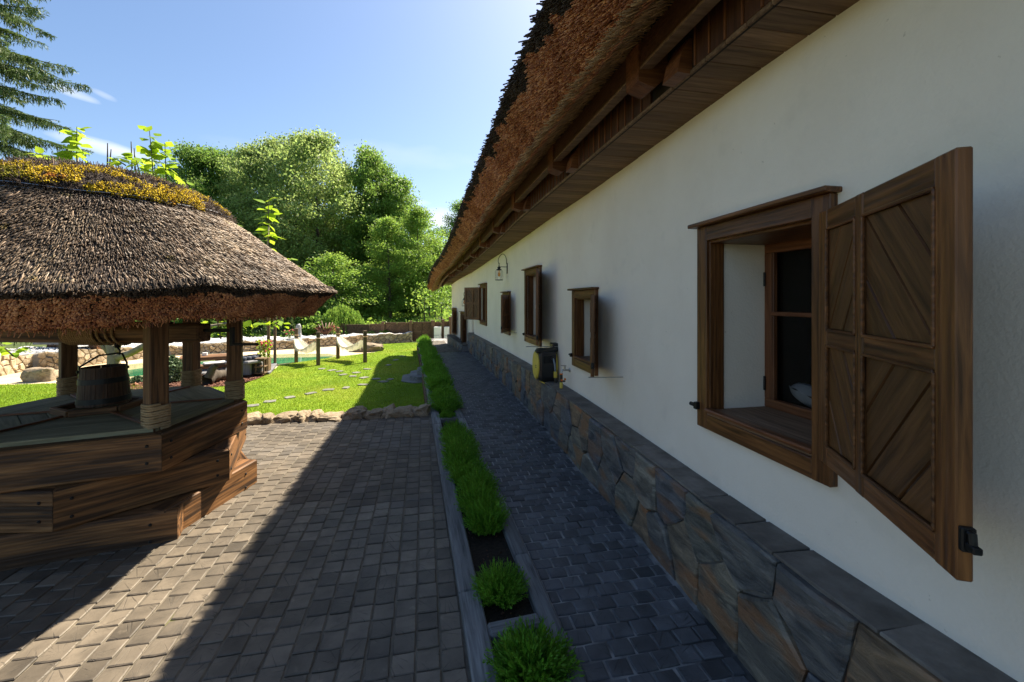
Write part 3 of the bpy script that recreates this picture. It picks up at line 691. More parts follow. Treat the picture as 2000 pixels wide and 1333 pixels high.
# light edge strip
# joist tails with curved ends
def tail(y,x0,x1,z0,z1,wd,curve,name):
    # polygon in (dx,du) extruded along Y
    pts=[(x0,z0),(x1+curve*1.2,z0)]
    for t in (.35,.7,1.0):
        pts.append((x1+curve*1.2*(1-t)-.0*t, z0+curve*(t**2)*.9))
    pts+=[(x1,z1),(x0,z1)]
    m=MB(); n=len(pts)
    for s_ in (-1,1):
        for (dx,du) in pts: m.v.append(tuple(E(y,dx,du,0)+Vector((0,s_*wd/2,0))))
    m.f.append(list(range(n))); m.f.append([n+j for j in reversed(range(n))])
    for j in range(n): m.f.append([j,(j+1)%n,n+(j+1)%n,n+j][::-1])
    m.local(name,M['rafter'],eaves,E(y,(x0+x1)/2,(z0+z1)/2,0))
def prismY(pts,y,wd,name,mat):
    m=MB(); n=len(pts)
    for s_ in (-1,1):
        for (dx,du) in pts: m.v.append(tuple(E(y,dx,du,0)+Vector((0,s_*wd/2,0))))
    m.f.append(list(range(n))[::-1]); m.f.append([n+j for j in range(n)])
    for j in range(n): m.f.append([j,(j+1)%n,n+(j+1)%n,n+j])
    m.local(name,mat,eaves,E(y,pts[0][0],pts[0][1],0))
for ty in TYS:
    prismY([(-.284,.038),(-.232,.022),(-.222,.024),(-.02,.205),(-.02,.36),(-.284,.165)],ty,.16,'rafter_tail',M['rafter'])
    prismY([(-.228,.004),(-.20,.002),(-.02,.002),(-.02,.11),(-.19,.11),(-.215,.06)],ty-.135,.15,'joist_end',M['rafter'])
sweep('fascia_beam',[(-.236,.085),(-.276,.080),(-.276,.178),(-.236,.185)],M['riser'],eaves,sag=.5)
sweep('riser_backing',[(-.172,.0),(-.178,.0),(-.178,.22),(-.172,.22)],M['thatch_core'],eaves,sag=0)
sweep('edge_strip',[(-.236,.079),(-.279,.074),(-.279,.083),(-.236,.086)],M['soffit'],eaves,sag=.5)
sweep('purlin',[(-.19,.13),(-.225,.12),(-.225,.19),(-.19,.2)],M['riser'],eaves,sag=.5)
# ---- thatch
def tprof(y):
    e=fe(y); return [(-.20,.27),(-.262,.176),(-.375,.13),(-.375-.2*(.4+.6*e),.13+.156*e),(-.375-.2*(.4+.6*e)+2.6,.13+.156*e+2.05*(e**.3)),(2.6-.2,.27+1.9*(e**.3))]
roof=sweep('thatch_roof',None and [],M['thatch_core'],house,fn=tprof) if False else None
def sweep2():
    ys=np.append(np.arange(Y0H,YEND,.12),YEND); m=MB(); k=6
    for y in ys:
        for (dx,du) in tprof(y): m.v.append(tuple(E(y,dx,du,1)))
    for i in range(len(ys)-1):
        for j in range(k): m.f.append([i*k+j,(i+1)*k+j,(i+1)*k+(j+1)%k,i*k+(j+1)%k])
    m.f.append(list(range(k))); m.f.append([(len(ys)-1)*k+j for j in reversed(range(k))])
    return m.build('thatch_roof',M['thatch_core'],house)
roof=sweep2()
def eave_reeds():
    pos=[];dr=[];ln=[];rad=[];cls=[]
    bands=[(-.8,.9,.013),(.9,2.6,.0086),(2.6,4.5,.0125),(4.5,YEND,.02)]
    for (a,b,pt) in bands:
        width=.245*H; n=int((b-a)*H*width/(pt*pt))
        y=NR.uniform(a,b,n); t=NR.uniform(-.04,1.02,n)
        for yy,tt in zip(y,t):
            pr=tprof(yy); B=E(yy,*pr[2]); Cc=E(yy,*pr[3]); p=B.lerp(Cc,tt)
            cl=mnoise.noise(Vector((yy*H*2.2,tt*1.5,0)))*.045+mnoise.noise(Vector((yy*H*14,tt*7,3)))*.02
            pos.append(p); ln.append(cl+.035); rad.append(pt*.43); 
            ed=.80+.30*mnoise.noise(Vector((yy*H*3.3,0,7)))+.16*mnoise.noise(Vector((yy*H*11,0,2)))
            cls.append(1 if tt>ed else 0)
    pos=np.array([tuple(p) for p in pos]); n=len(pos); ln=np.array(ln); rad=np.array(rad); cls=np.array(cls)
    d=np.tile(np.array([[-.766,-.10,-.643]]),(n,1))+NR.normal(size=(n,3))*.05
    d/=np.linalg.norm(d,axis=1,keepdims=True)
    L=.10+NR.normal(size=n)*.012+ln; base=pos-d*.07
    base-=d*0; sc=np.c_[L,rad*NR.uniform(.7,1.25,n),rad]
    for cid,nm,mt in ((0,'reed_ends',M['reed_red']),(1,'blackened_reed_ends',M['reed_dark'])):
        q=cls==cid; v,f=prism_t(5 if cid==0 else 4); V,F=mass(v,f,bases(base[q],d[q],sc[q])); link(nm,mesh_np(nm,V,F,mt),None,roof,kind='stuff')
    # blond stalks lying on the underside
    pos=[]
    for (a,b,n) in ((-.8,.9,5000),(.9,2.8,9000),(2.8,5,5000),(5,YEND,5000)):
        for _ in range(n):
            yy=R.uniform(a,b); tt=R.random()**.8; pr=tprof(yy); A=E(yy,-.255,.19); B=E(yy,*pr[2]); pos.append(tuple(A.lerp(B,tt)+Vector((0,0,R.uniform(-.012,.004)))))
    pos=np.array(pos); n=len(pos); d=np.tile(np.array([[-.766,-.22,-.40]]),(n,1))+NR.normal(size=(n,3))*.07
    sc=np.c_[NR.uniform(.12,.3,n),np.where(pos[:,1]<5,.0035,.006),np.where(pos[:,1]<5,.0035,.006)]
    v,f=prism_t(3); V,F=mass(v,f,bases(pos-d*.12,d,sc)); link('reed_stalks',mesh_np('reed_stalks',V,F,M['reed_blond']),None,roof,kind='stuff')
    # dark brush along the top edge
    n=10500; yy=NR.uniform(-.8,YEND,n); P0=[]
    for y in yy:
        pr=tprof(y); P0.append(tuple(E(y,pr[3][0]+.0,pr[3][1])+Vector((R.uniform(0,.12),0,R.uniform(0,.10)-.02))))
    P0=np.array(P0); d=np.tile(np.array([[-.8,-.05,-.5]]),(n,1))+NR.normal(size=(n,3))*.22; sc=np.c_[NR.uniform(.03,.10,n),np.full(n,.006),np.full(n,.006)]
    V,F=mass(v,f,bases(P0,d,sc)); link('eave_edge_brush',mesh_np('eave_edge_brush',V,F,M['reed_dark']),None,roof,kind='stuff')
eave_reeds()
tb=MB(); tb.build
# ================================================================= GROUND
LZ=-.2*H
def sheet(name,pts,z,mat,**pr):
    m=MB(); m.v=[(p[0],p[1],z) for p in pts]; m.f=[list(range(len(pts)))]
    if area([(p[0],p[1]) for p in pts])<0: m.f[0].reverse()
    return m.build(name,mat,**pr)
M['ground']=material('meadow_ground',[(.3,(.03,.05,.01)),(.5,(.06,.085,.02)),(.7,(.10,.12,.04))],scale=.6,coords='World',bump=.5,bdist=.05,fine=(14,.6,.04))
def ground_mesh():
    n=90; xs=np.concatenate([-np.geomspace(400,6,34),np.linspace(-5,8,14),np.geomspace(9,400,30)]); ys=np.concatenate([-np.geomspace(300,4,14),np.linspace(-3,24,20),np.geomspace(25,400,34)])
    Z=np.zeros((len(xs),len(ys)))
    for i,x in enumerate(xs):
        for j,y in enumerate(ys):
            r=max(0,y-26); h=0
            hx=1/(1+math.exp(-(x+4-.10*y)/3.0)) 
            h+=min(r*.13,9)*hx+min(r*.02,2)
            h+=mnoise.noise(Vector((x*.07,y*.07,1)))*min(r*.03,.8)
            Z[i,j]=LZ-.12+h
    V=[(x,y,Z[i,j]) for i,x in enumerate(xs) for j,y in enumerate(ys)]; ny=len(ys)
    F=[[i*ny+j,(i+1)*ny+j,(i+1)*ny+j+1,i*ny+j+1] for i in range(len(xs)-1) for j in range(ny-1)]
    link('ground',mesh_np('ground',V,[np.array(F)],M['ground'],True),kind='structure')
    return xs,ys,Z
GX,GY,GZ=ground_mesh()
def gz(x,y):
    i=min(max(np.searchsorted(GX,x)-1,0),len(GX)-2); j=min(max(np.searchsorted(GY,y)-1,0),len(GY)-2)
    u=(x-GX[i])/(GX[i+1]-GX[i]); v=(y-GY[j])/(GY[j+1]-GY[j]); return float((GZ[i,j]*(1-u)+GZ[i+1,j]*u)*(1-v)+(GZ[i,j+1]*(1-u)+GZ[i+1,j+1]*u)*v)
# kerb lines
kL=[P(921,1333),P(895,1160),P(840,800),P(825,705),P(816,668)]
kL=[kL[0]+(kL[0]-kL[2]).normalized()*3.0]+kL
kR=[P(1141,1333),P(987,987),P(888.6,780),P(852,702),P(838,668)]
kR=[kR[0]+(kR[0]-kR[1]).normalized()*2.5]+kR
def kx(line,y):
    return float(np.interp(y,[p.y for p in line],[p.x for p in line]))
BY=P(560,826).y  # border line of the plaza
# ---- plaza
plaza=link('plaza_pavement',MB().add([(-9,-4,-.008),(kx(kL,-4)+.02,-4,-.008),(kx(kL,3)+.02,3,-.008),(kx(kL,BY+.3)+.02,BY+.35,-.008),(-9,BY+.35,-.008)],[[0,1,2,3,4]]).mesh('plaza_bed',M['joint']),kind='structure')
pv=[]
def paver_mesh(w,l,mat,seed,name='paver'):
    r_=random.Random(seed); a=w/2;b=l/2; pts=[]
    for (x,y) in ((-a,-b),(0,-b),(a,-b),(a,0),(a,b),(0,b),(-a,b),(-a,0)):
        cor=abs(x)>0 and abs(y)>0
        j=.0028; 
        if cor: x*= .965; y*=.965
        pts.append((x+r_.uniform(-j,j),y+r_.uniform(-j,j)))
    m=MB().slab(pts,-.05,0,.0045)
    return m.mesh(name,mat)
def lay(root,cells,mat,matfar,w,l,nmax,far_name,ztilt=.004,name='paver'):
    vis=[];
    for c in cells:
        x,y=c[0],c[1]; rr_=x*CA-y*SA; ff=x*SA+y*CA
        if ff<.5 or abs(rr_/ff)>1.28 or H/ff*FPX+586>1400: sc_=-1
        else: sc_=1/ff**3
        if c[4] : sc_=-1  # hidden under the well
        vis.append((sc_,c))
    vis.sort(key=lambda q:-q[0])
    vars_=[paver_mesh(w*(1+R.uniform(-.03,.02)),l*(1+R.uniform(-.04,.02)),mat,k+11,name) for k in range(7)]
    rest=[]
    for k,(sc_,c) in enumerate(vis):
        x,y,sx,rot,_=c; z=R.uniform(-.002,.0025); ti=Matrix.Rotation(R.uniform(-ztilt,ztilt)*1.6,4,'X')@Matrix.Rotation(R.uniform(-ztilt,ztilt)*1.6,4,'Y')
        mw=Matrix.Translation((x,y,z))@Matrix.Rotation(rot+R.uniform(-.012,.012),4,'Z')@ti@Matrix.Diagonal((sx,1,1,1))
        if k<nmax and sc_>0: link(name,vars_[k%7],None,root,mw)
        elif sc_>0 or abs(x)<7: rest.append((k%7,mw))
    mb=MB(); tv,tf=cbox_data(w*.985,l*.985,.05,.006)
    for _,mw in rest: mb.add(tv,tf,mw@Matrix.Translation((0,0,-.025)))
    mb.build(far_name,matfar,root,kind='stuff')
PW=.117; PG=.007; PL=.124
WC=Vector((-1.585*H,2.51*H,0))  # well centre
cells=[]; colx=-.0
x=kx(kL,2)+.0; i=0
kang=0.0
for i in range(60):
    x=.118*H-PW/2-.005-i*(PW+PG)
    y=-1.2*H+ (R.random())*PW
    while y<BY+.22:
        xl=kx(kL,y)
        if x+PW/2<xl-.004:
            cells.append((x,y,1,0,(Vector((x,y,0))-WC).length<.60*H))
        elif x-PW/2<xl-.03:
            wv=xl-.006-(x-PW/2); cells.append((x-PW/2+wv/2,y,wv/PW,0,False))
        y+=PL+PG*.9+R.uniform(-.003,.003)
    if x<-6.5: break
lay(plaza,cells,M['paver'],M['paver_far'],PW,PL,300,'far_pavers')
# ---- path
PYE=P(880,688).y
path=link('path_pavement',MB().add([(kx(kR,-3)-.02,-3,-.007),(1.0*H,-3,-.007),(1.0*H,8.4*H,-.007),(.8*H,11.2*H,-.007),(kx(kR,11.2*H)-.3,11.2*H,-.007),(kx(kR,PYE)-.02,PYE,-.007)],[[0,1,2,3,4,5]]).mesh('path_bed',M['joint_dark']),kind='structure')
QW=.117; QG=.008; QL=.1
cells=[]; y=-.3*H; row=0
while y<PYE-.05:
    xl=kx(kR,y)+.018; xr=footX(y/H)*H-.045
    x=xl+ (0.0 if row%2 else -QW*.5)
    while x<xr-.02:
        a=max(x,xl); b=min(x+QW,xr)
        if b-a>.035: cells.append(((a+b)/2,y,(b-a)/QW,-.01,False))
        x+=QW+QG+R.uniform(-.004,.004)
    y+=QL+QG; row+=1
lay(path,cells,M['paver_path'],M['paver_path_far'],QW,QL,300,'far_pavers')
MB().beam((kx(kR,PYE)-.05,PYE,-.001),(footX(8.3)*H,PYE,-.001),.05,.012).build('drain_channel',M['iron'],path)
cells=[]; y=PYE+.09; row=0
while y<10.6*H:
    xl=kx(kR,y)-.02-(.0 if y<9.5*H else .1); xr=interp(y/H,[(8.3,.745),(9.15,.62),(9.75,.53),(10.6,.5)])*H-.01
    x=xl+(0 if row%2 else -PW*.5)
    while x<xr-.02:
        a=max(x,xl); b=min(x+PW,xr)
        if b-a>.03: cells.append(((a+b)/2,y,(b-a)/PW,0,False))
        x+=PW+PG
    y+=PW+PG; row+=1
lay(path,cells,M['paver_path'],M['paver_far'],PW,PW*.98,0,'upper_pavers')
# slurry strip at the foot of the plinth
sheet('path_edge_mortar',[(footX(q)*H-.045-.02*math.sin(q*9),q*H) for q in np.arange(-1.5,8.3,.2)]+[(footX(q)*H+.01,q*H) for q in np.arange(8.2,-1.5,-.3)],-.002,M['joint_dark'],kind='structure')
# ---- planter
planter=thing('planter_bed','long narrow raised planter of grey sleepers between plaza and path','planter',(.25,3,0))
def resample(line,seg):
    f,L=path_curve([(p.x,p.y) for p in line]); n=max(1,round(L/seg)); return [f(L*i/n)[0] for i in range(n+1)]
for line,wd,sd in ((kL,.125,1),(kR,.10,-1)):
    pts=resample(line,1.75)
    for a,b in zip(pts,pts[1:]):
        d=(b-a).normalized(); nr=Vector((d.y,-d.x))*sd*wd/2; o=d*.004
        A=a+nr+o;B=b+nr-o; beam('sleeper',(A.x,A.y,-.06+R.uniform(-.003,.003)),(B.x,B.y,-.06+R.uniform(-.003,.003)),wd,.19,M['sleeper'],planter,c=.009)
m=MB(); ys=np.linspace(-1,kL[-1].y,40)
for y in ys: m.v+= [(kx(kL,y)+.06,y,-.02),(kx(kR,y)-.05,y,-.02)]
for i in range(39): m.f.append([2*i,2*i+1,2*i+3,2*i+2])
m.build('soil',M['soil'],planter)
for px,py in ((1000,1235),(905,820)):
    p=P(px,py); beam('divider',(kx(kL,p.y)+.125,p.y,-.03),(kx(kR,p.y)-.1,p.y+.02,-.03),.1,.14,M['sleeper'],planter,c=.012)
# retaining face towards the lawn
a=Vector((kx(kL,BY+.3)+.012,BY+.3,0)); pts=[a]+[p for p in kL if p.y>BY+.4]
for a,b in zip(pts,pts[1:]):
    n=max(1,int((b-a).length/.16))
    for i in range(n):
        q=a.lerp(b,(i+.5)/n); d=(b-a).normalized(); 
        beam('retaining_post',(q.x-.02,q.y,LZ-.1),(q.x-.02,q.y,-.155),.14,.05,M['fence'],planter,up=(-1,0,0),c=.01)
# ---- lawn and garden ground sheets
M['lawn']=material('lawn_turf',[(.3,(.09,.16,.012)),(.5,(.15,.24,.018)),(.7,(.23,.30,.03))],scale=1.1,coords='World',bump=.6,bdist=.02,fine=(45,.8,.02),spots=[(.5,.48,.62,(.2,.22,.03),.6)],rough=.9,spec=.1)
lawn=[P(-350,765,LZ),P(0,752,LZ),P(114,749,LZ),P(240,742,LZ),P(300,760,LZ),P(400,757,LZ),P(470,753,LZ),P(505,740,LZ),P(530,728,LZ),P(545,714,LZ),P(590,707,LZ),P(650,698.5,LZ),P(700,692.5,LZ),P(735,688,LZ),P(745,683.5,LZ),P(737,679,LZ),P(722,674,LZ),P(760,672,LZ),P(810,669,LZ),P(880,668,LZ),P(905,668,LZ)]
lawn=[(p.x,p.y) for p in lawn]+[(.4*H,12*H),(kx(kL,kL[-1].y),kL[-1].y+.4),(kx(kL,8*H)+.02,8*H),(kx(kL,BY)+.03,BY+.1),(-12,BY+.1)]
lawn_o=sheet('lawn',lawn,LZ,M['lawn'],kind='structure')
M['sand']=material('beach_sand',[(.3,(.46,.36,.22)),(.6,(.56,.46,.31)),(.8,(.62,.53,.38))],scale=1.5,coords='World',bump=.3,fine=(40,.3,.01),rough=.95)
sand=[P(-300,770,LZ),P(-300,740,LZ),P(0,733.6,LZ),P(66,721,LZ),P(118,721,LZ),P(230,706,LZ),P(330,694.5,LZ),P(445,688.5,LZ),P(560,681.7,LZ),P(664,675,LZ),P(718,671,LZ),P(750,676,LZ),P(752,690,LZ),P(600,712,LZ),P(520,722,LZ),P(380,742,LZ),P(250,748,LZ),P(100,753,LZ)]
sheet('sand_beach',[(p.x,p.y) for p in sand],LZ-.012,M['sand'],kind='structure')
def water_mat():
    m=material('pool_water',[(.3,(.02,.12,.055)),(.6,(.035,.19,.09)),(.8,(.10,.27,.13))],scale=.7,coords='World',rough=.06,bump=.25,bdist=.02,st=(1,1,1),spec=.5,fine=(8,.15,.02)); return m
M['water']=water_mat()
M['shallow']=material('shallow_water',[(.3,(.30,.33,.16)),(.6,(.38,.39,.21)),(.8,(.46,.43,.26))],scale=1.1,coords='World',rough=.08,bump=.15,bdist=.02)
wat=[P(70,742,LZ),P(118,734,LZ),P(180,722,LZ),P(250,712,LZ),P(340,703,LZ),P(473,695,LZ),P(576,691,LZ),P(640,691,LZ),P(672,695.5,LZ),P(650,698.5,LZ),P(600,706,LZ),P(540,713,LZ),P(470,718,LZ),P(380,724,LZ),P(280,735,LZ),P(180,743,LZ)]
sheet('shallow_pool_water',[(p.x,p.y) for p in wat],LZ-.008,M['shallow'],kind='structure')
wat=[P(150,738,LZ),P(250,723,LZ),P(340,710,LZ),P(473,701,LZ),P(540,699,LZ),P(600,698,LZ),P(650,696,LZ),P(640,699.5,LZ),P(600,705,LZ),P(540,711.5,LZ),P(470,716,LZ),P(380,722,LZ),P(280,733,LZ),P(180,741,LZ)]
sheet('pool_water',[(p.x,p.y) for p in wat],LZ-.004,M['water'],kind='structure')
M['mulch']=material('bark_mulch',[(.3,(.05,.02,.012)),(.5,(.13,.055,.035)),(.75,(.24,.12,.08))],scale=30,coords='World',bump=1,bdist=.03,rough=.95)
mul=[P(200,760,LZ),P(235,748,LZ),P(300,735,LZ),P(380,735,LZ),P(470,728,LZ),P(520,731,LZ),P(512,737,LZ),P(488,745,LZ),P(450,753,LZ),P(400,759,LZ),P(300,770,LZ)]
sheet('mulch_bed',[(p.x,p.y) for p in mul],LZ+.006,M['mulch'],kind='structure')
# ================================================================= THE WELL
wx,wy=WC.x,WC.y
well=thing('thatched_well','hexagonal timber well under a mossy thatched roof, on the plaza','well',(wx,wy,0))
HX={'t':([.705,.637,.66,.66,.66,.68],[-42.5,10.2,72,135,192,252]),'m':([.708,.67,.66,.66,.66,.64],[-18.4,42,104,165,228,290.8]),'b':([.73,.682,.68,.69,.69,.70],[-42.3,2.1,60,120,182,250])}
def hexn(k,sc=1,off=0):
    return [Vector((wx+(r_*sc+off)*H*math.cos(math.radians(a_)),wy+(r_*sc+off)*H*math.sin(math.radians(a_)),0)) for r_,a_ in zip(*HX[k])]
def hexv(rad,ang): return [Vector((wx+rad*H*math.cos(math.radians(ang+60*k)),wy+rad*H*math.sin(math.radians(ang+60*k)),0)) for k in range(6)]
def hexring(rad,ang,z0,z1,wd,mat,over=0.0,pin=False):
    vs=hexn(rad); vi=hexn(rad,1,-wd/H/math.cos(math.radians(30)))
    for k in range(6):
        a,b=vs[k],vs[(k+1)%6]; ai,bi=vi[k],vi[(k+1)%6]
        if pin: # pinwheel: start behind previous beam, run past the corner
            d=(b-a).normalized(); a2=a+d*wd*.9; b2=b+d*.0
            p=[a,b,b+ (bi-b).normalized()*0,bi,ai]
            nr=Vector((-d.y,d.x,0)); 
            p=[a-d*.0,b+d*.075,b+d*.075+nr*wd,a+nr*wd+d*.02]
        else: p=[a,b,bi,ai]
        z1=z1-(.003*(k%2) if pin else 0); c=(a+b)/2; m0=frame(a+Vector((0,0,(z0+z1)/2)),b+Vector((0,0,(z0+z1)/2)),Vector((0,0,1))); inv=m0.inverted()
        lp=[inv@Vector((q.x,q.y,(z0+z1)/2)) for q in p]; pl=[(q.x,q.y) for q in lp]
        if area(pl)<0: pl=pl[::-1]
        pl=inset(pl,.0015); g=(z1-z0)/2; n=len(pl)
        ch=.010; mb=MB(); cx=sum(q[0] for q in pl)/n; cy=sum(q[1] for q in pl)/n
        pi=inset(pl,ch); 
        if len(pi)!=n: pi=[(cx+(q[0]-cx)*.97,cy+(q[1]-cy)*.9) for q in pl]
        rings=[[(q[0],q[1],-g) for q in pi],[(q[0],q[1],-g+ch) for q in pl],[(q[0],q[1],g-ch) for q in pl],[(q[0],q[1],g) for q in pi]]
        vsx=[v for r_ in rings for v in r_]; fs=[[r_*n+j,r_*n+(j+1)%n,(r_+1)*n+(j+1)%n,(r_+1)*n+j] for r_ in range(3) for j in range(n)]
        fs.append([3*n+j for j in range(n)]); fs.append([n-1-j for j in range(n)])
        o=link('wall_beam',MB().add(vsx,fs).mesh('wall_beam',mat),None,well,m0)
        # bolt heads near both ends
        d=(b-a).normalized(); nr=Vector((d.y,-d.x,0)); 
        for t in (.09,(b-a).length-.09):
            for zz in (z0+g*.55,z1-g*.55):
                q=a+d*t+nr*.001; link('bolt',BOLT,None,o,Matrix.Translation((q.x,q.y,zz))@Vector((0,0,1)).rotation_difference(nr).to_matrix().to_4x4())
BOLT=MB().lathe([(.0,.006),(.007,.006),(.011,.002),(.012,-.01)],10).mesh('bolt',M['iron'])
TA=-46.5; ZT=(1-.56)*H; ZM=(1-.7176)*H; ZB=(1-.873)*H
hexring('t',TA,ZM+.001,ZT,.16,M['well_beam']); hexring('m',TA,ZB+.001,ZM-.001,.16,M['well_beam']); hexring('b',TA,-.06,ZB-.001,.17,M['well_beam'],pin=True)
for zz,kk in ((ZM-.004,'m'),(ZB-.004,'b')):
    pl=[(v.x-wx,v.y-wy) for v in hexn(kk,.985)]; link('tier_board',MB().slab(pl,-.03,0,.004).mesh('tier_board',M['well_post']),None,well,Matrix.Translation((wx,wy,zz)))
# deck boards, six sectors
dk=hexn('t',.905); dz=ZT+.004
for k in range(6):
    a,b=dk[k],dk[(k+1)%6]; d=(b-a).normalized(); nr=Vector((-d.y,d.x,0)); hh=(Vector((wx,wy,0))-a).dot(nr); L=(b-a).length; nb=6
    cen=Vector((wx,wy,0))
    for i in range(nb-1):
        t0=i/nb; t1=(i+1)/nb-.006/hh*1.0
        q=[a.lerp(cen,t0),b.lerp(cen,t0),b.lerp(cen,t1),a.lerp(cen,t1)]; g=.012
        q=[q[0]+d*g,q[1]-d*g,q[2]-d*g,q[3]+d*g]; cc=sum(q,Vector())/4
        pl=[((v-cc).dot(d),(v-cc).dot(nr)) for v in q]
        mw=Matrix(((d.x,nr.x,0,cc.x),(d.y,nr.y,0,cc.y),(0,0,1,dz+R.uniform(-.002,.002)),(0,0,0,1)))
        link('deck_board',MB().slab(pl,-.028,.026,.003).mesh('deck_board',M['deck']),None,well,mw)
for k in range(6):
    v=dk[k]; c=Vector((wx,wy,0)); d=(v-c).normalized(); z=Vector((0,0,dz+.034)); beam('spoke_batten',c+d*.26+z,c+d*.93+z,.035,.016,M['rafter'],well,c=.003)
# little hexagonal curb under the bucket
cb=hexv(.165,TA+10)
for k in range(6):
    a,b=cb[k],cb[(k+1)%6]; z=Vector((0,0,dz+.052)); beam('curb_board',a+z,b+z,.045,.05,M['well_post'],well,c=.004)
# posts with rope wraps
pr=.575; pvs=[Vector((x*H,y*H,0)) for x,y in ((-1.136,2.126),(-1.03,2.644),(-1.452,3.087),(-2.034,2.97),(-2.14,2.376),(-1.70,1.94))]; zb=ZT-.02; ztop=(1-.0)*H+.12
def rope_wrap_mesh(s,h,n,r,seed):
    """rounded-square rope winding as one helix"""
    m=MB(); pts=[]; per=24
    for i in range(n*per+1):
        a=2*math.pi*i/per; c,sn=math.cos(a),math.sin(a); q=1/(abs(c)**5+abs(sn)**5)**(1/5.)
        pts.append((c*q*s,sn*q*s,h*i/(n*per)+.004*math.sin(i*.37+seed)*.5))
    return m.tube(pts,r,6).mesh('rope_wrap',M['rope'],True)
for k,v in enumerate(pvs):
    an=math.atan2(v.y-wy,v.x-wx); dirv=Vector((math.cos(an),math.sin(an),0))
    p=beam('post',(v.x,v.y,zb),(v.x,v.y,ztop),.125,.125,M['well_post'],well,up=tuple(dirv),c=.007)
    rw=rope_wrap_mesh(.074,.19,10,.0098,k); link('rope_wrap',rw,None,p,Matrix.Translation((v.x,v.y,ZT+.012))@Matrix.Rotation(an,4,'Z'))
# head rail round the post tops
hv=pvs
for k in range(6):
    a,b=hv[k],hv[(k+1)%6]; z=Vector((0,0,H+.04)); beam('head_rail',a+z,b+z,.12,.13,M['well_post'],well)
# windlass log through the gap of front and right posts
e1=(pvs[0]+pvs[1])/2; e0=(pvs[3]+pvs[4])/2; ax=(e1-e0).normalized(); zl=(1-.163)*H
A=Vector((wx,wy,zl))-ax*1.15; Bp=Vector((e1.x,e1.y,zl))+ax*.02
fr=frame(A,Bp); L=(Bp-A).length
lg=MB(); ks=18; sq=.30
for i,(t,rr_) in enumerate([(-L/2,.095),(-L/4,.098),(0,.097),(L/4,.099),(L/2-sq,.098)]):
    for j in range(ks): lg.v.append((t,rr_*math.cos(2*math.pi*j/ks),rr_*math.sin(2*math.pi*j/ks)))
for i in range(4):
    for j in range(ks): lg.f.append([i*ks+j,(i+1)*ks+j,(i+1)*ks+(j+1)%ks,i*ks+(j+1)%ks][::-1])
lg.f.append([j for j in range(ks)][::-1]); lg.f.append([4*ks+j for j in range(ks)])
log=link('windlass_log',lg.mesh('windlass_log',M['well_beam'],40),None,well,fr)
link('log_end_block',MB().cbox(sq+.02,.165,.16,.012).mesh('log_end_block',M['well_post']),None,log,fr@Matrix.Translation((L/2-sq/2+.01,0,0)))
# crank
ck=Bp; up=Vector((0,0,1)); c1=ck+ax*.28+Vector((0,0,.02)); 
MB().beam(ck+Vector((0,0,.02))-ax*.02,c1,.03,.03).beam(c1+up*.03,c1-up*.135,.035,.03,up=ax).beam(c1-up*.12-ax*.01,c1-up*.12+ax*.24,.028,.022).build('crank',M['iron'],well)
# rope coil on the log and its tail to the bucket
def twist_rope(m,pts,r,tw=.05):
    """three strand rope"""
    f=[Vector(p) for p in pts]; d=[0]
    for a,b in zip(f,f[1:]): d.append(d[-1]+(b-a).length)
    n=max(8,int(d[-1]/.012)); 
    for s in range(3):
        path=[]; prev=None
        for i in range(n+1):
            t=d[-1]*i/n; j=min(max(np.searchsorted(d,t)-1,0),len(f)-2); p=f[j].lerp(f[j+1],(t-d[j])/max(1e-6,d[j+1]-d[j])); tg=(f[j+1]-f[j]).normalized()
            a=tg.orthogonal().normalized() if prev is None else (prev-tg*prev.dot(tg)).normalized(); prev=a; b=tg.cross(a); q=2*math.pi*(t/tw+s/3)
            path.append(p+(a*math.cos(q)+b*math.sin(q))*r*.5)
        m.tube(path,r*.56,6)
    return m
def pix_on_log(px):
    best=None
    for i in range(200):
        q=A.lerp(Bp,i/199); r_=(q.x*CA-q.y*SA)/(q.x*SA+q.y*CA); e=abs(1000+r_*FPX-px)
        if best is None or e<best[0]: best=(e,i/199*L-L/2)
    return best[1]
xa,xb=pix_on_log(139),pix_on_log(203); nt_=15; pts=[]; rr0=.098+.012
for i in range(nt_*16):
    t=xa+(xb-xa)*i/(nt_*16); a=2*math.pi*i/16; pts.append(fr@Vector((t,rr0*math.cos(a),rr0*math.sin(a))))
extra=[xb,pix_on_log(222),pix_on_log(236),pix_on_log(246)]; i0=nt_*16
for k in range(3):
    for i in range(16):
        t=extra[k]+(extra[k+1]-extra[k])*i/16; a=2*math.pi*(i0+k*16+i)/16; pts.append(fr@Vector((t,rr0*math.cos(a),rr0*math.sin(a))))
twist_rope(MB(),pts,.0115).build('coiled_rope',M['rope_dark'],log,True,kind='thing') if False else twist_rope(MB(),pts,.0115).build('coiled_rope',M['rope_dark'],log,True)
BZ=dz+.075
hookp=Vector((wx,wy,0))+ax*.17+Vector((0,0,BZ+.33+.17))
tl=MB(); twist_rope(tl,[pts[-1],pts[-1].lerp(hookp,.4)+Vector((-.0,-.05,0)),hookp+Vector((0,0,.06))],.012); tl.build('hanging_rope',M['rope_dark'],well,True)
MB().lathe([(.0,.09),(.02,.09),(.026,.06),(.022,.0),(.0,-.005)],12,Matrix.Translation(hookp)).tube([hookp,hookp+Vector((.02,0,-.03)),hookp+Vector((.015,0,-.06)),hookp+Vector((-.01,0,-.05))],.008,6).build('rope_hook',M['iron'],well,True)
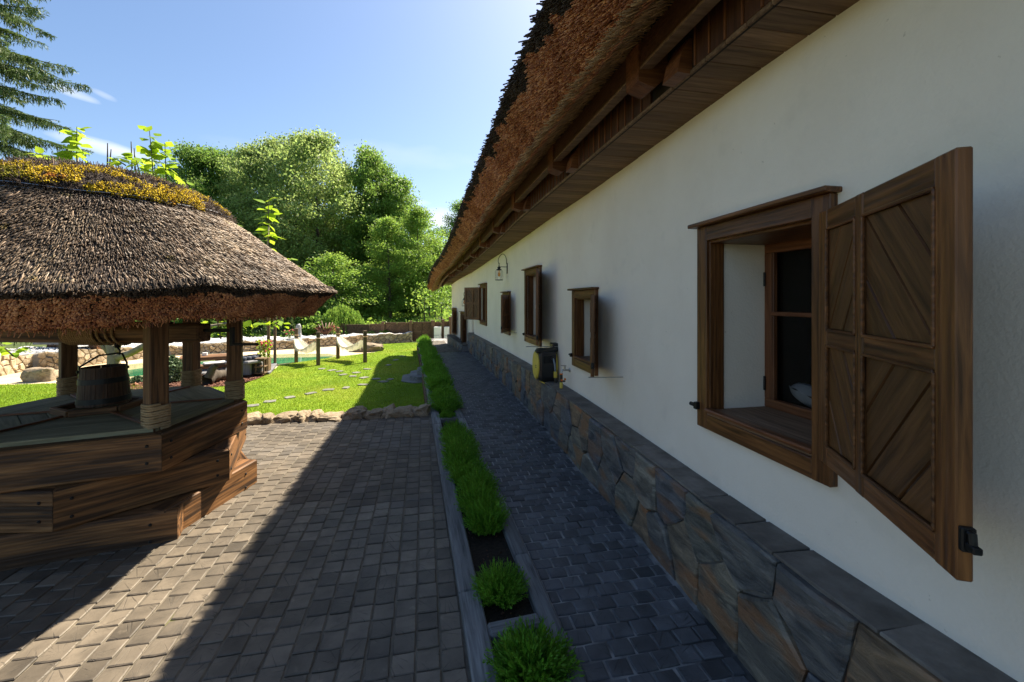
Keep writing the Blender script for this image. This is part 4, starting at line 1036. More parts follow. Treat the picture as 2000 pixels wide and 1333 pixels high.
# bucket
bucket=thing('wooden_bucket','dark oak stave bucket with iron hoops standing on the well deck','bucket',(wx+.035,wy,BZ))
M['bucket']=wood('bucket_stave',(.03,.014,.008),(.085,.04,.02),(.13,.065,.032),rough=.6)
r0,r1,hb=.185,.158,.33; ns=14; bo=Vector((wx+.035,wy,BZ)); tiltm=Matrix.Translation(bo)@Matrix.Rotation(math.radians(-1.5),4,'Y')
for k in range(ns):
    a0=2*math.pi*(k+.02)/ns; a1=2*math.pi*(k+.98)/ns; vs=[]
    for (ra,z) in ((r0,0),(r1,hb),(r1-.02,hb),(r0-.02,0)):
        for a in (a0,(a0+a1)/2,a1): vs.append((ra*math.cos(a),ra*math.sin(a),z))
    fs=[]
    for q in range(4):
        for c in range(2): fs.append([q*3+c,q*3+c+1,((q+1)%4)*3+c+1,((q+1)%4)*3+c])
    fs+= [[0,3,6,9][::1],[2,11,8,5]]
    # rotate stave so grain (local X) is vertical
    rt=Matrix.Rotation(math.pi/2,4,'Y'); iv=rt.inverted(); me=MB().add([tuple(iv@Vector(v)) for v in vs],fs).mesh('stave',M['bucket'])
    link('stave',me,None,bucket,tiltm@rt)
for z,ra in ((.02,.184),(.19,.170)):
    MB().lathe([(ra-(.0),z),(ra+.005,z),(ra+.001,z+.045),(ra-.006,z+.045)],28,tiltm).build('hoop',M['iron'],bucket,35)
MB().lathe([(.0,.03),(.17,.03)],20,tiltm).build('bucket_bottom',M['bucket'],bucket)
rim=[]; 
for sgn in (-1,1):
    a=math.radians(-140 if sgn<0 else 40); q=tiltm@Vector((.158*math.cos(a),.158*math.sin(a),.30)); rim.append(q)
    nrm=Vector((math.cos(a),math.sin(a),0)); MB().beam(q+Vector((0,0,-.05)),q+Vector((0,0,.055)),.05,.008,.003,up=nrm).tube([q-nrm*.01,q+nrm*.016],.012,8).build('lug',M['iron'],bucket)
mid=hookp+Vector((0,0,-.05)); MB().tube([rim[0]+Vector((0,0,.04)),rim[0].lerp(mid,.5)+Vector((0,0,.06)),mid,rim[1].lerp(mid,.5)+Vector((0,0,.06)),rim[1]+Vector((0,0,.04))],.008,6).build('bail_handle',M['iron'],bucket,True)
# ---- well thatch
def wp(rad,z,a): 
    wob=1+.012*math.sin(3*a+1)+.01*math.sin(7*a)+.018*math.cos(6*(a-math.radians(TA+30)))
    ad=(math.degrees(a)+180)%360-180; z=z+float(np.interp(ad,[-180,-110,-69,-57,-50,-43,-36,-16,0,60,180],[0,-.012,-.018,-.012,0,.02,.01,.004,.008,0,0]))*max(0,min(1,(rad-.5)/.5))
    return Vector((wx+rad*H*wob*math.cos(a),wy+rad*H*wob*math.sin(a),H+z*H))
prof=[(.60,-.0),(.80,-.05),(.955,-.066),(1.075,.036),(1.0,.095),(.80,.235),(.62,.375),(.50,.47),(.40,.52)]
ka=72; m=MB()
for (r_,z) in prof:
    for j in range(ka): m.v.append(tuple(wp(r_,z,2*math.pi*j/ka)))
for i in range(len(prof)-1):
    for j in range(ka): m.f.append([i*ka+j,i*ka+(j+1)%ka,(i+1)*ka+(j+1)%ka,(i+1)*ka+j])
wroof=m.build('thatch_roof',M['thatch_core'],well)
def angs(n): return NR.uniform(0,2*math.pi,n)
def well_reeds():
    # upper surface: tips standing out of the slope
    n=125000; t=NR.random(n)**.7; a=angs(n); pos=[];d=[]
    up=[(1.085,.034),(1.0,.09),(.80,.235),(.62,.375),(.50,.46)]
    tt=1-t; xs=np.linspace(0,1,5)
    rad=np.interp(tt,[0,.147,.494,.80,1],[q[0] for q in up]); zz=np.interp(tt,[0,.147,.494,.80,1],[q[1] for q in up])
    for r_,z,an in zip(rad,zz,a):
        pos.append(tuple(wp(r_,z,an))); 
    pos=np.array(pos); sl=math.radians(36-14); 
    cl=np.array([mnoise.noise(Vector((p[0]*7,p[1]*7,p[2]*7))) for p in pos])
    d=np.c_[np.cos(a)*math.cos(sl),np.sin(a)*math.cos(sl),np.full(n,-math.sin(sl))]+NR.normal(size=(n,3))*.075
    d/=np.linalg.norm(d,axis=1,keepdims=True); nrm=np.c_[np.cos(a)*.58,np.sin(a)*.58,np.full(n,.81)]
    Ls=NR.uniform(.07,.13,n); out_=.012+cl*.02+NR.uniform(-.012,.034,n)
    base=pos-d*Ls[:,None]*.85+nrm*out_[:,None]*.5-nrm*.006
    r=NR.uniform(.0021,.0042,n); v,f=prism_t(3); V,F=mass(v,f,bases(base,d,np.c_[Ls,r,r])); link('reed_tips',mesh_np('reed_tips',V,F,M['reed_grey']),None,wroof,kind='stuff')
    # cut face
    n=42000; a=angs(n); t=NR.random(n)*1.1-.06; pos=np.array([tuple(wp(.955+(1.075-.955)*q,-.066+.11*q,an)) for q,an in zip(t,a)])
    d=np.c_[np.cos(a)*.72,np.sin(a)*.72,np.full(n,-.69)]+NR.normal(size=(n,3))*.16; d/=np.linalg.norm(d,axis=1,keepdims=True)
    cl=np.array([mnoise.noise(Vector((p[0]*5,p[1]*5,p[2]*5)))*.03+mnoise.noise(Vector((p[0]*16,p[1]*16,p[2]*12)))*.02 for p in pos])
    Ls=.07+cl; base=pos-d*.045; ed=np.array([.80+.25*mnoise.noise(Vector((math.cos(an)*5,math.sin(an)*5,0)))+.12*mnoise.noise(Vector((math.cos(an)*19,math.sin(an)*19,4))) for an in a]); q=t>ed
    r=NR.uniform(.0042,.0065,n)
    for msk,nm,mt,k in ((~q,'reed_ends',M['reed_red'],5),(q,'blackened_reed_ends',M['reed_dark'],4)):
        v,f=prism_t(k); V,F=mass(v,f,bases(base[msk],d[msk],np.c_[Ls,r,r][msk])); link(nm,mesh_np(nm,V,F,mt),None,wroof,kind='stuff')
    # hanging whiskers at the lower edge and under side
    n=4500; a=angs(n); t=NR.uniform(-.9,.05,n); pos=np.array([tuple(wp(.955+.16*min(0,q),-.085+.03*abs(min(0,q)),an)) for q,an in zip(t,a)])
    d=np.c_[np.cos(a)*.6,np.sin(a)*.6,np.full(n,-.75)]+NR.normal(size=(n,3))*.35; v,f=prism_t(3); V,F=mass(v,f,bases(pos,d,np.c_[NR.uniform(.015,.05,n),np.full(n,.003),np.full(n,.003)])); link('straw_whiskers',mesh_np('straw_whiskers',V,F,M['reed_red']),None,wroof,kind='stuff')
well_reeds()
# ---- heather cap with moss
M['heather']=material('dry_heather',[(.3,(.035,.024,.018)),(.6,(.10,.072,.055)),(.8,(.2,.15,.12))],scale=3,bump=0,isl=.5,coords='World',rough=.9)
M['moss']=material('yellow_moss',[(.3,(.28,.20,.012)),(.5,(.52,.38,.018)),(.72,(.66,.50,.045))],scale=4,bump=.4,isl=.35,coords='World',rough=.95,spots=[(3.2,.62,.68,(.40,.10,.03),.8),(2.3,.56,.64,(.16,.17,.02),.8)])
cprof=[(.525,.405),(.55,.422),(.545,.45),(.51,.487),(.45,.53),(.36,.572),(.25,.602),(.12,.618),(.0,.622)]
m=MB()
for (r_,z) in cprof:
    for j in range(48): m.v.append(tuple(wp(r_,z,2*math.pi*j/48)+Vector((0,0,R.uniform(-.008,.008)))))
for i in range(len(cprof)-1):
    for j in range(48): m.f.append([i*48+j,i*48+(j+1)%48,(i+1)*48+(j+1)%48,(i+1)*48+j])
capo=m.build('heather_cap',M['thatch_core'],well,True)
def cap_stuff():
    n=26000; a=angs(n); t=NR.random(n)**.75*8; pos=[];nr=[]
    for q,an in zip(t,a):
        i=min(int(q),7); u=q-i; r_=cprof[i][0]*(1-u)+cprof[i+1][0]*u; z=cprof[i][1]*(1-u)+cprof[i+1][1]*u; pos.append(tuple(wp(r_,z,an)))
        dr,dz_=cprof[i+1][0]-cprof[i][0],cprof[i+1][1]-cprof[i][1]; l=math.hypot(dr,dz_); nr.append((dz_/l*math.cos(an),dz_/l*math.sin(an),-dr/l))
    pos=np.array(pos); nr=np.array(nr); d=NR.normal(size=(n,3))*.7+nr*.7+np.c_[np.cos(a)*.5,np.sin(a)*.5,np.full(n,-.25)]
    v,f=prism_t(3); V,F=mass(v,f,bases(pos-nr*.02,d,np.c_[NR.uniform(.03,.085,n),np.full(n,.0028),np.full(n,.0028)])); link('heather_twigs',mesh_np('heather_twigs',V,F,M['heather']),None,capo,kind='stuff')
    # moss: tiny octahedra gathered in patches on the lit band
    keep=[]; 
    for k in range(n):
        q=t[k]; nz=mnoise.noise(Vector((pos[k][0]*2.6,pos[k][1]*2.6,pos[k][2]*5)))+1.0*mnoise.noise(Vector((pos[k][0]*8,pos[k][1]*9,pos[k][2]*9)))
        band=math.exp(-((q-3.0)/1.7)**2)
        if nz+band*1.0>.88: keep.append(k)
    keep=np.array(keep); keep=np.concatenate([keep]*6); p=pos[keep]+nr[keep]*NR.uniform(-.004,.026,(len(keep),1))+NR.normal(size=(len(keep),3))*.008
    ov=[(1,0,0),(-1,0,0),(0,1,0),(0,-1,0),(0,0,1),(0,0,-1)]; of=[np.array([[0,2,4],[2,1,4],[1,3,4],[3,0,4],[2,0,5],[1,2,5],[3,1,5],[0,3,5]])]
    s=NR.uniform(.003,.008,(len(keep),1)); V,F=mass(ov,of,bases(p,NR.normal(size=(len(keep),3)),np.repeat(s,3,1))); link('moss',mesh_np('moss',V,F,M['moss']),None,capo,kind='stuff')
cap_stuff()
for z,r_ in ((.442,.558),(.425,.556)):
    MB().tube([wp(r_,z,2*math.pi*j/60)+Vector((0,0,.006*math.sin(j))) for j in range(61)],.0025,5,False).build('binding_wire',M['steel'],capo)
# ================================================================= things on the house wall
def lantern(px_plate,py_top,py_bot,lab,X=mainX,off=.106,sc=1.0):
    y,s=onwall(px_plate,.008,X); x=X(y)*H; y*=H; zt=H+(586-py_top)/FPX*s*H; zb_=H+(586-py_bot)/FPX*s*H
    t=thing('wall_lantern',lab,'lantern',(x,y,(zt+zb_)/2),'wall lanterns under the eaves')
    h=zt-zb_; o=off*H; hx=x-o
    MB().cbox(.018,.045,h,.004,Matrix.Translation((x-.009,y,(zt+zb_)/2))).build('wall_plate',M['iron'],t)
    pts=[Vector((x-.02,y,zt-.02))]
    for k in range(13):
        a=math.pi*k/12; pts.append(Vector((x-.02-o/2+o/2*math.cos(a)+.0,y,zt+.02+.20*math.sin(a)*(1-.25*k/12))))
    pts.append(Vector((hx,y,zt-.03)))
    zc=zb_+h*.42
    MB().tube(pts,.007,6).tube([Vector((x-.015,y,zc+.05)),Vector((hx,y,zc+.05))],.007,6).build('arm',M['iron'],t,True)
    MB().tube([(hx,y,zt+.0),(hx+.012,y,zt-.03),(hx,y,zt-.06),(hx-.012,y,zt-.03),(hx,y,zt)],.004,5).build('hanging_ring',M['iron'],t,True)
    T=Matrix.Translation((hx,y,zt-.065)); k=sc
    MB().lathe([(0,.01),(.012*k,.01),(.014*k,-.02),(.035*k,-.03),(.037*k,-.05),(.028*k,-.055),(.03*k,-.07),(.052*k,-.08),(.055*k,-.10),(.04*k,-.10)],20,T).build('lamp_cap',M['iron'],t,35)
    MB().lathe([(.05*k,-.085),(.075*k,-.105),(.083*k,-.135),(.083*k,-.31)],24,T).build('glass_shade',M['glass'],t,True)
    MB().lathe([(.0,-.312),(.088*k,-.312),(.09*k,-.325),(.0,-.33)],24,T).build('base_ring',M['iron'],t,35)
    cg=MB(); 
    for q in range(6):
        a=math.pi/3*q; cg.tube([T@Vector((.052*k*math.cos(a),.052*k*math.sin(a),-.08)),T@Vector((.086*k*math.cos(a),.086*k*math.sin(a),-.13)),T@Vector((.086*k*math.cos(a),.086*k*math.sin(a),-.315))],.003,5)
    cg.build('cage_wires',M['iron'],t)
    MB().lathe([(.012,-.10),(.012,-.14),(.028,-.18),(.03,-.205),(.02,-.235),(0,-.245)],14,T).build('bulb',M['amber'],t,True)
M['amber']=glass('amber_bulb_glass',(.9,.6,.25))
lantern(989.9,514,535,'black cage lantern on the wall above the third and fourth windows, the nearer one')
lantern(915.2,578,590.5,'far black cage lantern beside the doorway step',off=.1)
# hose reel
y,s=onwall(1090,0.0); hy=y*H; hx=mainX(y)*H; zt=H+(586-682)/FPX*s*H; zb_=H+(586-748)/FPX*s*H+.02; zh=zt-zb_; zc=(zt+zb_)/2
reel=thing('hose_reel','black and yellow wall mounted hose reel between the second and third windows','hose reel',(hx,hy,zc))
bw=.21; 
def rounded(yw,zw,r,n=6):
    pts=[]
    for cx,cy,a0 in ((yw-r,zw-r,0),(-yw+r,zw-r,90),(-yw+r,-zw+r,180),(yw-r,-zw+r,270)):
        for i in range(n+1):
            a=math.radians(a0+90*i/n); pts.append((cx+r*math.cos(a),cy+r*math.sin(a)))
    return pts
def xslab(poly,x0,x1,c,name,mat,par,yo,zo,sm=30):
    """slab whose thickness runs along -X"""
    m_=Matrix(((0,0,-1,x0),(1,0,0,yo),(0,1,0,zo),(0,0,0,1)))
    return MB().slab(poly,0,x0-x1,c,m_).build(name,mat,par,sm)
yc=hy+.10
xslab(rounded(.17,zh/2,.09),hx-.05,hx-.29,.03,'casing',M['plastic_black'],reel,yc,zc)
circ=[(.155*math.cos(2*math.pi*i/28),zh*.44*math.sin(2*math.pi*i/28)) for i in range(28)]
xslab(circ,hx-.288,hx-.315,.012,'side_disc',M['plastic_yellow'],reel,yc,zc)
xslab([(c[0],c[1]) for c in circ],hx-.02,hx-.055,.01,'back_disc',M['plastic_yellow'],reel,yc,zc)
MB().beam((hx-.03,yc-.10,zt-.0),(hx-.33,yc-.10,zt-.03),.10,.045,.012).build('carrying_handle',M['plastic_black'],reel)
MB().cbox(.10,.16,.12,.012,Matrix.Translation((hx-.03,yc-.02,zt+.02))).build('wall_bracket',M['plastic_black'],reel)
MB().cbox(.17,.008,.10,.004,Matrix.Translation((hx-.15,yc-.172,zc+.09))).build('hose_slot',M['iron'],reel)
for k in range(2): MB().cbox(.004,.045,.014,.001,Matrix.Translation((hx-.317,yc-.06,zc+.0-.026*k))).build('printed_mark',M['plastic_black'],reel)
MB().beam((hx-.318,yc-.08,zc-.17),(hx-.318,yc-.03,zc-.12),.012,.03,.004).build('latch_tab',M['plastic_yellow'],reel)
y0_=yc-.19
MB().tube([(hx-.10,y0_+.03,zc+.11),(hx-.10,y0_-.01,zc+.11)],.03,12).build('hose_guide',M['plastic_black'],reel,40)
MB().tube([(hx-.10,y0_,zc+.11),(hx-.085,y0_-.02,zc+.03),(hx-.075,y0_-.02,zc-.08)],.012,10).build('grey_hose',material('clear_grey_hose',[(.3,(.2,.25,.3)),(.7,(.3,.34,.38))],bump=0,rough=.3),reel,True)
T=Matrix.Translation((hx-.073,y0_-.02,zc-.08))
MB().lathe([(0,.01),(.024,.01),(.026,-.01),(.026,-.07),(.024,-.075)],14,T).lathe([(.022,-.145),(.026,-.15),(.022,-.18),(.012,-.215),(0,-.22)],14,T).build('hose_nozzle',M['plastic_yellow'],reel,40)
MB().lathe([(.023,-.07),(.023,-.15)],14,T).build('nozzle_grip',M['plastic_black'],reel,40)
MB().tube([(hx-.27,yc-.10,zb_+.02),(hx-.22,yc-.14,zb_-.01),(hx-.12,yc-.17,zb_-.015),(hx-.04,yc-.20,zb_-.0),(hx-.02,yc-.22,zb_-.10),(hx-.02,yc-.27,zb_-.13),(hx-.03,yc-.31,zb_-.08),(hx-.03,yc-.315,zb_+.03)],.009,8).build('supply_hose',M['plastic_yellow'],reel,True)
# tap
ty,ts=onwall(1113,0.0); TY=ty*H; tx=mainX(ty)*H; tz=H+(586-723)/FPX*ts*H
tap=thing('garden_tap','steel garden tap with black and yellow hose couplings beside the hose reel','tap',(tx,TY,tz))
MB().lathe([(0,.012),(.02,.012),(.028,.006),(.03,0)],16,Matrix.Translation((tx,TY,tz))@Matrix.Rotation(-math.pi/2,4,'Y')).build('escutcheon',M['steel'],tap,40)
MB().tube([(tx,TY,tz),(tx-.10,TY,tz),(tx-.115,TY,tz-.02),(tx-.118,TY,tz-.05)],.012,10).lathe([(0,.05),(.014,.045),(.014,0),(0,0)],10,Matrix.Translation((tx-.07,TY,tz))).build('tap_body',M['steel'],tap,40)
MB().beam((tx-.05,TY,tz+.055),(tx-.12,TY,tz+.062),.016,.006,.002).build('tap_lever',M['iron'],tap)
T=Matrix.Translation((tx-.118,TY,tz-.04))
MB().lathe([(.02,0),(.022,0),(.022,-.015),(.02,-.015)],14,T).build('orange_collar',M['plastic_orange'],tap,40)
MB().lathe([(.019,-.01),(.02,-.06),(.016,-.12)],14,T).tube([T@Vector((0,0,-.10)),T@Vector((.06,.03,-.11))],.012,8).build('coupling',M['plastic_black'],tap,40)
MB().lathe([(.017,-.115),(.021,-.12),(.021,-.19),(.014,-.195)],14,T).build('coupling_end',M['plastic_yellow'],tap,40)
for q in ((.0,-.02,-.085),(.055,.01,-.08)): MB().lathe([(0,.012),(.013,.01),(.013,-.01),(0,-.012)],10,T@Matrix.Translation(q)@Matrix.Rotation(math.pi/2,4,'X')).build('orange_knob',M['plastic_orange'],tap,40)
MB().tube([T@Vector((0,0,-.19)),T@Vector((.0,.0,-.24)),T@Vector((.0,.04,-.28)),T@Vector((.02,.10,-.27)),T@Vector((.03,.13,-.20))],.010,8).build('hose_tail',M['plastic_black'],tap,True)
# pillow behind the near window
w0=WIN[0]; px_=mainX(1)*H+.62; py_=(w0['oyf']*H-.22); pz=H+w0['ozb']*H+.10
m=MB(); n=14
for i in range(n+1):
    for j in range(n+1):
        u,v=i/n*2-1,j/n*2-1; e=max(0,(1-u**4))*max(0,(1-v**4)); m.v.append((.18*u*(1-.12*v*v),.24*v*(1-.12*u*u),.075*e**.45+.006*math.sin(u*9+v*7)))
for i in range(n):
    for j in range(n): a=i*(n+1)+j; m.f.append([a,a+n+1,a+n+2,a+1])
nv=len(m.v); m.v+=[(x,y_,-z) for x,y_,z in m.v]; m.f+=[[q+nv for q in f][::-1] for f in m.f]
M['linen']=material('white_linen',[(.3,(.62,.6,.57)),(.7,(.78,.76,.73))],scale=6,rough=.95,bump=.3)
o=link('pillow',m.mesh('pillow',M['linen'],True),mw=Matrix.Translation((px_,py_,pz))@Matrix.Rotation(math.radians(20),4,'Y')@Matrix.Rotation(.2,4,'X')@Matrix.Diagonal((.75,.72,.8,1))); tag(o,'white pillow lying behind the glass of the nearest window','pillow')
# ================================================================= PLANTS AND GARDEN
def leafmat(name,c0,c1,c2,tr=.35,isl=.3,hue=.012,rough=.5,spec=.25,sc=1.2):
    return material(name,[(.3,c0),(.5,c1),(.7,c2)],scale=sc,bump=0,isl=isl,hue=hue,transl=tr,coords='World',rough=rough,spec=spec)
M['herb']=leafmat('herb_leaf',(.07,.19,.014),(.11,.27,.02),(.17,.35,.035),.4,sc=5)
M['grass']=leafmat('grass_blade',(.13,.22,.015),(.18,.28,.02),(.26,.34,.035),.4,sc=.5)
M['forest']=leafmat('forest_leaf',(.085,.165,.03),(.135,.24,.045),(.20,.315,.07),.5,sc=.35)
M['forest_light']=leafmat('light_forest_leaf',(.105,.20,.03),(.155,.27,.042),(.22,.34,.06),.48,sc=.35)
M['forest_grey']=leafmat('silvery_forest_leaf',(.15,.225,.06),(.21,.30,.085),(.29,.38,.125),.5,sc=.35)
M['spruce']=leafmat('spruce_needle',(.05,.09,.03),(.08,.13,.04),(.12,.17,.055),.25,sc=1.5,isl=.35)
M['catalpa']=leafmat('catalpa_leaf',(.16,.27,.015),(.22,.34,.02),(.30,.40,.04),.5,sc=2,isl=.2)
M['blue_conifer']=leafmat('blue_conifer',(.06,.10,.05),(.10,.15,.07),(.15,.20,.10),.15,sc=3)
M['petal']=material('pink_petal',[(.3,(.5,.04,.09)),(.7,(.75,.10,.16))],bump=0)
M['bark']=material('tree_bark',[(.3,(.035,.028,.02)),(.5,(.075,.06,.045)),(.7,(.13,.11,.085))],scale=4,st=(1,1,.3),bump=.8,bdist=.03,coords='World',rough=.95)
M['bark_pale']=material('pale_smooth_bark',[(.3,(.16,.13,.085)),(.5,(.26,.22,.15)),(.7,(.36,.31,.22))],scale=4,st=(1,1,.4),bump=.5,coords='World',rough=.9)
M['rock']=material('rock_surface',[(.3,(.15,.11,.07)),(.5,(.29,.225,.15)),(.7,(.46,.38,.27))],scale=2.5,bump=.8,bdist=.03,offset=True,rough=.9,fine=(30,.4,.01),rnd=.2,spots=[(2.5,.55,.65,(.12,.09,.06),.6)])
M['white_box']=material('white_panel',[(.3,(.74,.76,.75)),(.7,(.8,.81,.8))],bump=0,rough=.4)
M['white_gravel']=material('white_gravel_bed',[(.3,(.26,.26,.26)),(.6,(.42,.42,.41)),(.8,(.6,.6,.59))],scale=6,coords='World',bump=1,bdist=.05,rough=.9,fine=(30,.8,.03))
M['deck_grey']=wood('grey_terrace_board',(.10,.10,.105),(.17,.17,.175),(.24,.24,.245),rough=.85)
M['cushion']=material('dark_blue_cushion',[(.3,(.03,.035,.05)),(.7,(.06,.07,.095))],scale=9,bump=.3,rough=.9)
M['canvas']=material('cream_cotton',[(.3,(.58,.52,.40)),(.7,(.72,.67,.55))],scale=14,bump=.4,rough=.95,transl=.15)
M['pole']=wood('pole_wood',(.07,.045,.025),(.15,.095,.05),(.23,.15,.08),rough=.75)
M['lamp_white']=M['linen']
# ---- herb clumps in the planter
def herb_mesh(seed,rad=.2,ht=.27,n=520,name='foliage',wide=1.0):
    rr=np.random.default_rng(seed); V=[];F=[];vn=0; quads=[];tris=[]
    for _ in range(n):
        a=rr.uniform(0,2*math.pi); q=math.sqrt(rr.random()); r0_=q*rad*.45
        lean=q*1.05+rr.normal()*.12; L=ht*rr.uniform(.6,1.15)*(1-.18*q)
        p=Vector((math.cos(a)*r0_*1.0,math.sin(a)*r0_,0)); az=a+rr.normal()*.35
        d=Vector((math.cos(az)*math.sin(lean),math.sin(az)*math.sin(lean),math.cos(lean))); side=d.cross(Vector((rr.normal(),rr.normal(),rr.normal()))).normalized(); k=5; pts=[]
        for i in range(k+1):
            t=i/k; pts.append(p+d*L*t+Vector((0,0,.02*L*t*t*10*.3)))
        w0=.0016
        b=len(V)
        for i in range(k+1): V+= [tuple(pts[i]-side*w0),tuple(pts[i]+side*w0)]
        for i in range(k): quads.append((b+2*i,b+2*i+1,b+2*i+3,b+2*i+2))
        nl=rr.integers(9,14)
        for j in range(nl):
            t=.25+.75*j/nl; c=p+d*L*t+Vector((0,0,.006*t*t)); l=rr.uniform(.022,.042)*(1.15-.5*t)*wide; w=.0032*wide*rr.uniform(.8,1.5)
            ph=rr.uniform(0,6.28); o=(d.orthogonal().normalized()); o2=d.cross(o); ld=(o*math.cos(ph)+o2*math.sin(ph))*rr.uniform(.45,.8)+d*.9; ld.normalize(); s=ld.cross(d); s=s.normalized() if s.length>1e-4 else o
            b=len(V); V+=[tuple(c),tuple(c+ld*l*.5+s*w),tuple(c+ld*l),tuple(c+ld*l*.5-s*w)]; quads.append((b,b+1,b+2,b+3))
    return mesh_np(name,V,[np.array(quads)],M['herb'])
HM=[herb_mesh(s,wide=1.25,n=440) for s in (1,2,3)]; HBIG=herb_mesh(9,.19,.27,520,wide=1.55)
def herb(p,s,sz,label,i,grp,me=None):
    mw=Matrix.Translation(p)@Matrix.Rotation(R.uniform(0,6),4,'Z')@Matrix.Diagonal((s,s,sz,1))
    o=link('herb_clump',me or HM[i%3],None,None,mw); tag(o,label,'plant',grp); return o
def midp(y,t=.5): return Vector((kx(kL,y)*(1-t)+kx(kR,y)*t+.01,y,-.02))
y1=P(1015,1310).y; y2=P(975,1175).y
herb(midp(y1-.03,.54),.80,.80,'bushy green herb clump nearest the camera, overhanging the planter divider',0,None,HBIG)
herb(midp(y2+.05,.46),.66,.74,'single small round green herb clump alone in the second planter bay',1,None)
y=P(935,1050).y+.12; i=0; yend=P(895,845).y
names=[]
while y<yend: names.append(y); y+=.30
ORD=['front','second','third','fourth','fifth','sixth','seventh','eighth','ninth','tenth','eleventh','twelfth']
for i,y in enumerate(names):
    herb(midp(y,.5+R.uniform(-.05,.08)),R.uniform(.68,.85),R.uniform(.75,.98),'%s dense green herb clump of the near planter row, counted from the bare soil'%ORD[min(i,11)],i,'herb clumps in the near planter row')
herb(midp(P(880,822).y+.1,.45),.5,.6,'small sparse herb clump just before the second divider',1,None)
y=P(868,805).y+.12; i=0; FARH=[]
while y<kL[-1].y-.1: FARH.append(y); y+=.47
for i,y in enumerate(FARH):
    herb(midp(y,.5+R.uniform(-.08,.08)),R.uniform(.85,1.2),R.uniform(.85,1.5),('tall herb clump %s in the far planter run, counted from the second divider'%ORD[i]) if i<8 else 'tall green herb clump near the far end of the planter run',i,'herb clumps in the far planter run')
# leaf litter on the soil
n=220; ys_=NR.uniform(1.6,8,n); pos=np.array([tuple(midp(y,R.uniform(.25,.8))+Vector((0,0,.012))) for y in ys_])
V,F=mass(LEAFT[0],LEAFT[1],bases(pos,NR.normal(size=(n,3))*np.array([1,1,.15]),np.repeat(NR.uniform(.012,.03,(n,1)),3,1),np.array([0,1,0.1])))
M['litter']=material('dead_leaf',[(.3,(.10,.05,.03)),(.7,(.28,.15,.09))],isl=.4,bump=0,coords='World'); link('leaf_litter',mesh_np('leaf_litter',V,F,M['litter']),kind='stuff')
# ---- lawn grass
def in_poly(x,y,poly):
    c=np.zeros(len(x),bool); n=len(poly)
    for i in range(n):
        x1,y1_=poly[i]; x2,y2_=poly[(i+1)%n]; cond=((y1_>y)!=(y2_>y)); xi=(x2-x1)*(y-y1_)/((y2_-y1_) if y2_!=y1_ else 1e-9)+x1; c^=cond&(x<xi)
    return c
n=330000; ff=NR.uniform(6.5,23,n)**1.0; ff=6.5+(23-6.5)*NR.random(n)**1.5; rr_=NR.uniform(-1.25,-.1,n)*ff; X_=rr_*CA+ff*SA; Y_=ff*CA-rr_*SA
q=in_poly(X_,Y_,lawn); X_,Y_,ff=X_[q],Y_[q],ff[q]; n=len(X_); pos=np.c_[X_,Y_,np.full(n,LZ-.003)]
d=np.c_[NR.normal(size=(n,2))*.35,np.ones(n)]; tri=([(0,.5,0),(0,-.5,0),(1,0,0)],[np.array([[0,1,2]])]); wdt=.004+ff*.0007
V,F=mass(tri[0],tri[1],bases(pos,d,np.c_[NR.uniform(.02,.045,n),wdt,wdt])); link('grass',mesh_np('grass',V,F,M['grass']),kind='stuff')
# ---- rocks
def rock_mesh(seed,sub=3,amp=.42,sq=1.0,name='rock',mat=None):
    import bmesh
    bm=bmesh.new(); bmesh.ops.create_icosphere(bm,subdivisions=sub,radius=1); o=Vector((seed*7.3,seed*1.7,seed*3.1))
    for v in bm.verts:
        c=v.co.copy(); c=Vector([math.copysign(abs(t)**.6,t) for t in c]); n_=mnoise.noise(c*1.3+o)*amp+mnoise.noise(c*3.4+o)*amp*.35+mnoise.noise(c*8+o)*amp*.12; v.co=c*(1+n_)
    me=bpy.data.meshes.new(name); bm.to_mesh(me); bm.free(); me.materials.append(mat or M['rock']); 
    for p in me.polygons: p.use_smooth=True
    me.set_sharp_from_angle(angle=math.radians(38)); return me
RK=[rock_mesh(s,3,.5) for s in range(6)]
edge=thing('stone_edging','row of rough brown field stones along the plaza where the lawn begins','stone edging',(-2,BY+.1,0))
x=kx(kL,BY)-.02; 
while x>-8.5:
    l=R.uniform(.15,.42); h=R.uniform(.085,.14); 
    link('stone',RK[R.randrange(6)],None,edge,Matrix.Translation((x-l/2,BY+.12+R.uniform(-.02,.03)+.02*math.sin(x*3),-.02+R.uniform(0,.02)))@Matrix.Rotation(R.uniform(-.12,.12),4,'Z')@Matrix.Rotation(R.uniform(-.1,.1),4,'Y')@Matrix.Diagonal((l*.56,.15*R.uniform(.8,1.2),h,1)))
    x-=l*.93
edge2=MB().beam((kx(kL,BY),BY+.18,-.12),(-8.5,BY+.18,-.12),.2,.30,.02); edge2.build('rubble_core',M['mortar'],edge)
# ---- stepping slabs in the lawn
slabm=MB().slab([(-.19,-.13),(.16,-.15),(.2,.1),(.02,.16),(-.17,.12)],-.04,.0,.006).mesh('stepping_slab',material('pale_slab',[(.3,(.13,.13,.11)),(.7,(.21,.205,.185))],bump=.3,offset=True,rnd=.15,scale=5))
sp=[(492,794),(527,785.5),(566,777.5),(607,769.5),(641,762.5),(676,758.5),(709,752.5),(733,741),(758,741.5),(748,746.5),(762,742),(711,739),(690,736),(696,729),(661,733),(648,725),(640,727),(663,726),(632,722),(619,720),(773,703.5),(786,696.5),(760,714),(716,722),(671,731)]
sp=[(492,794),(527,785.5),(566,777.5),(607,769.5),(641,762.5),(676,758.5),(709,752.5),(735,741.2),(749,746.5),(762,742),(711,738.8),(689,736),(696,729),(670,733),(648,724.5),(663,726.5),(628,721.5),(717,722),(773,704),(786,696.5),(759,714)]
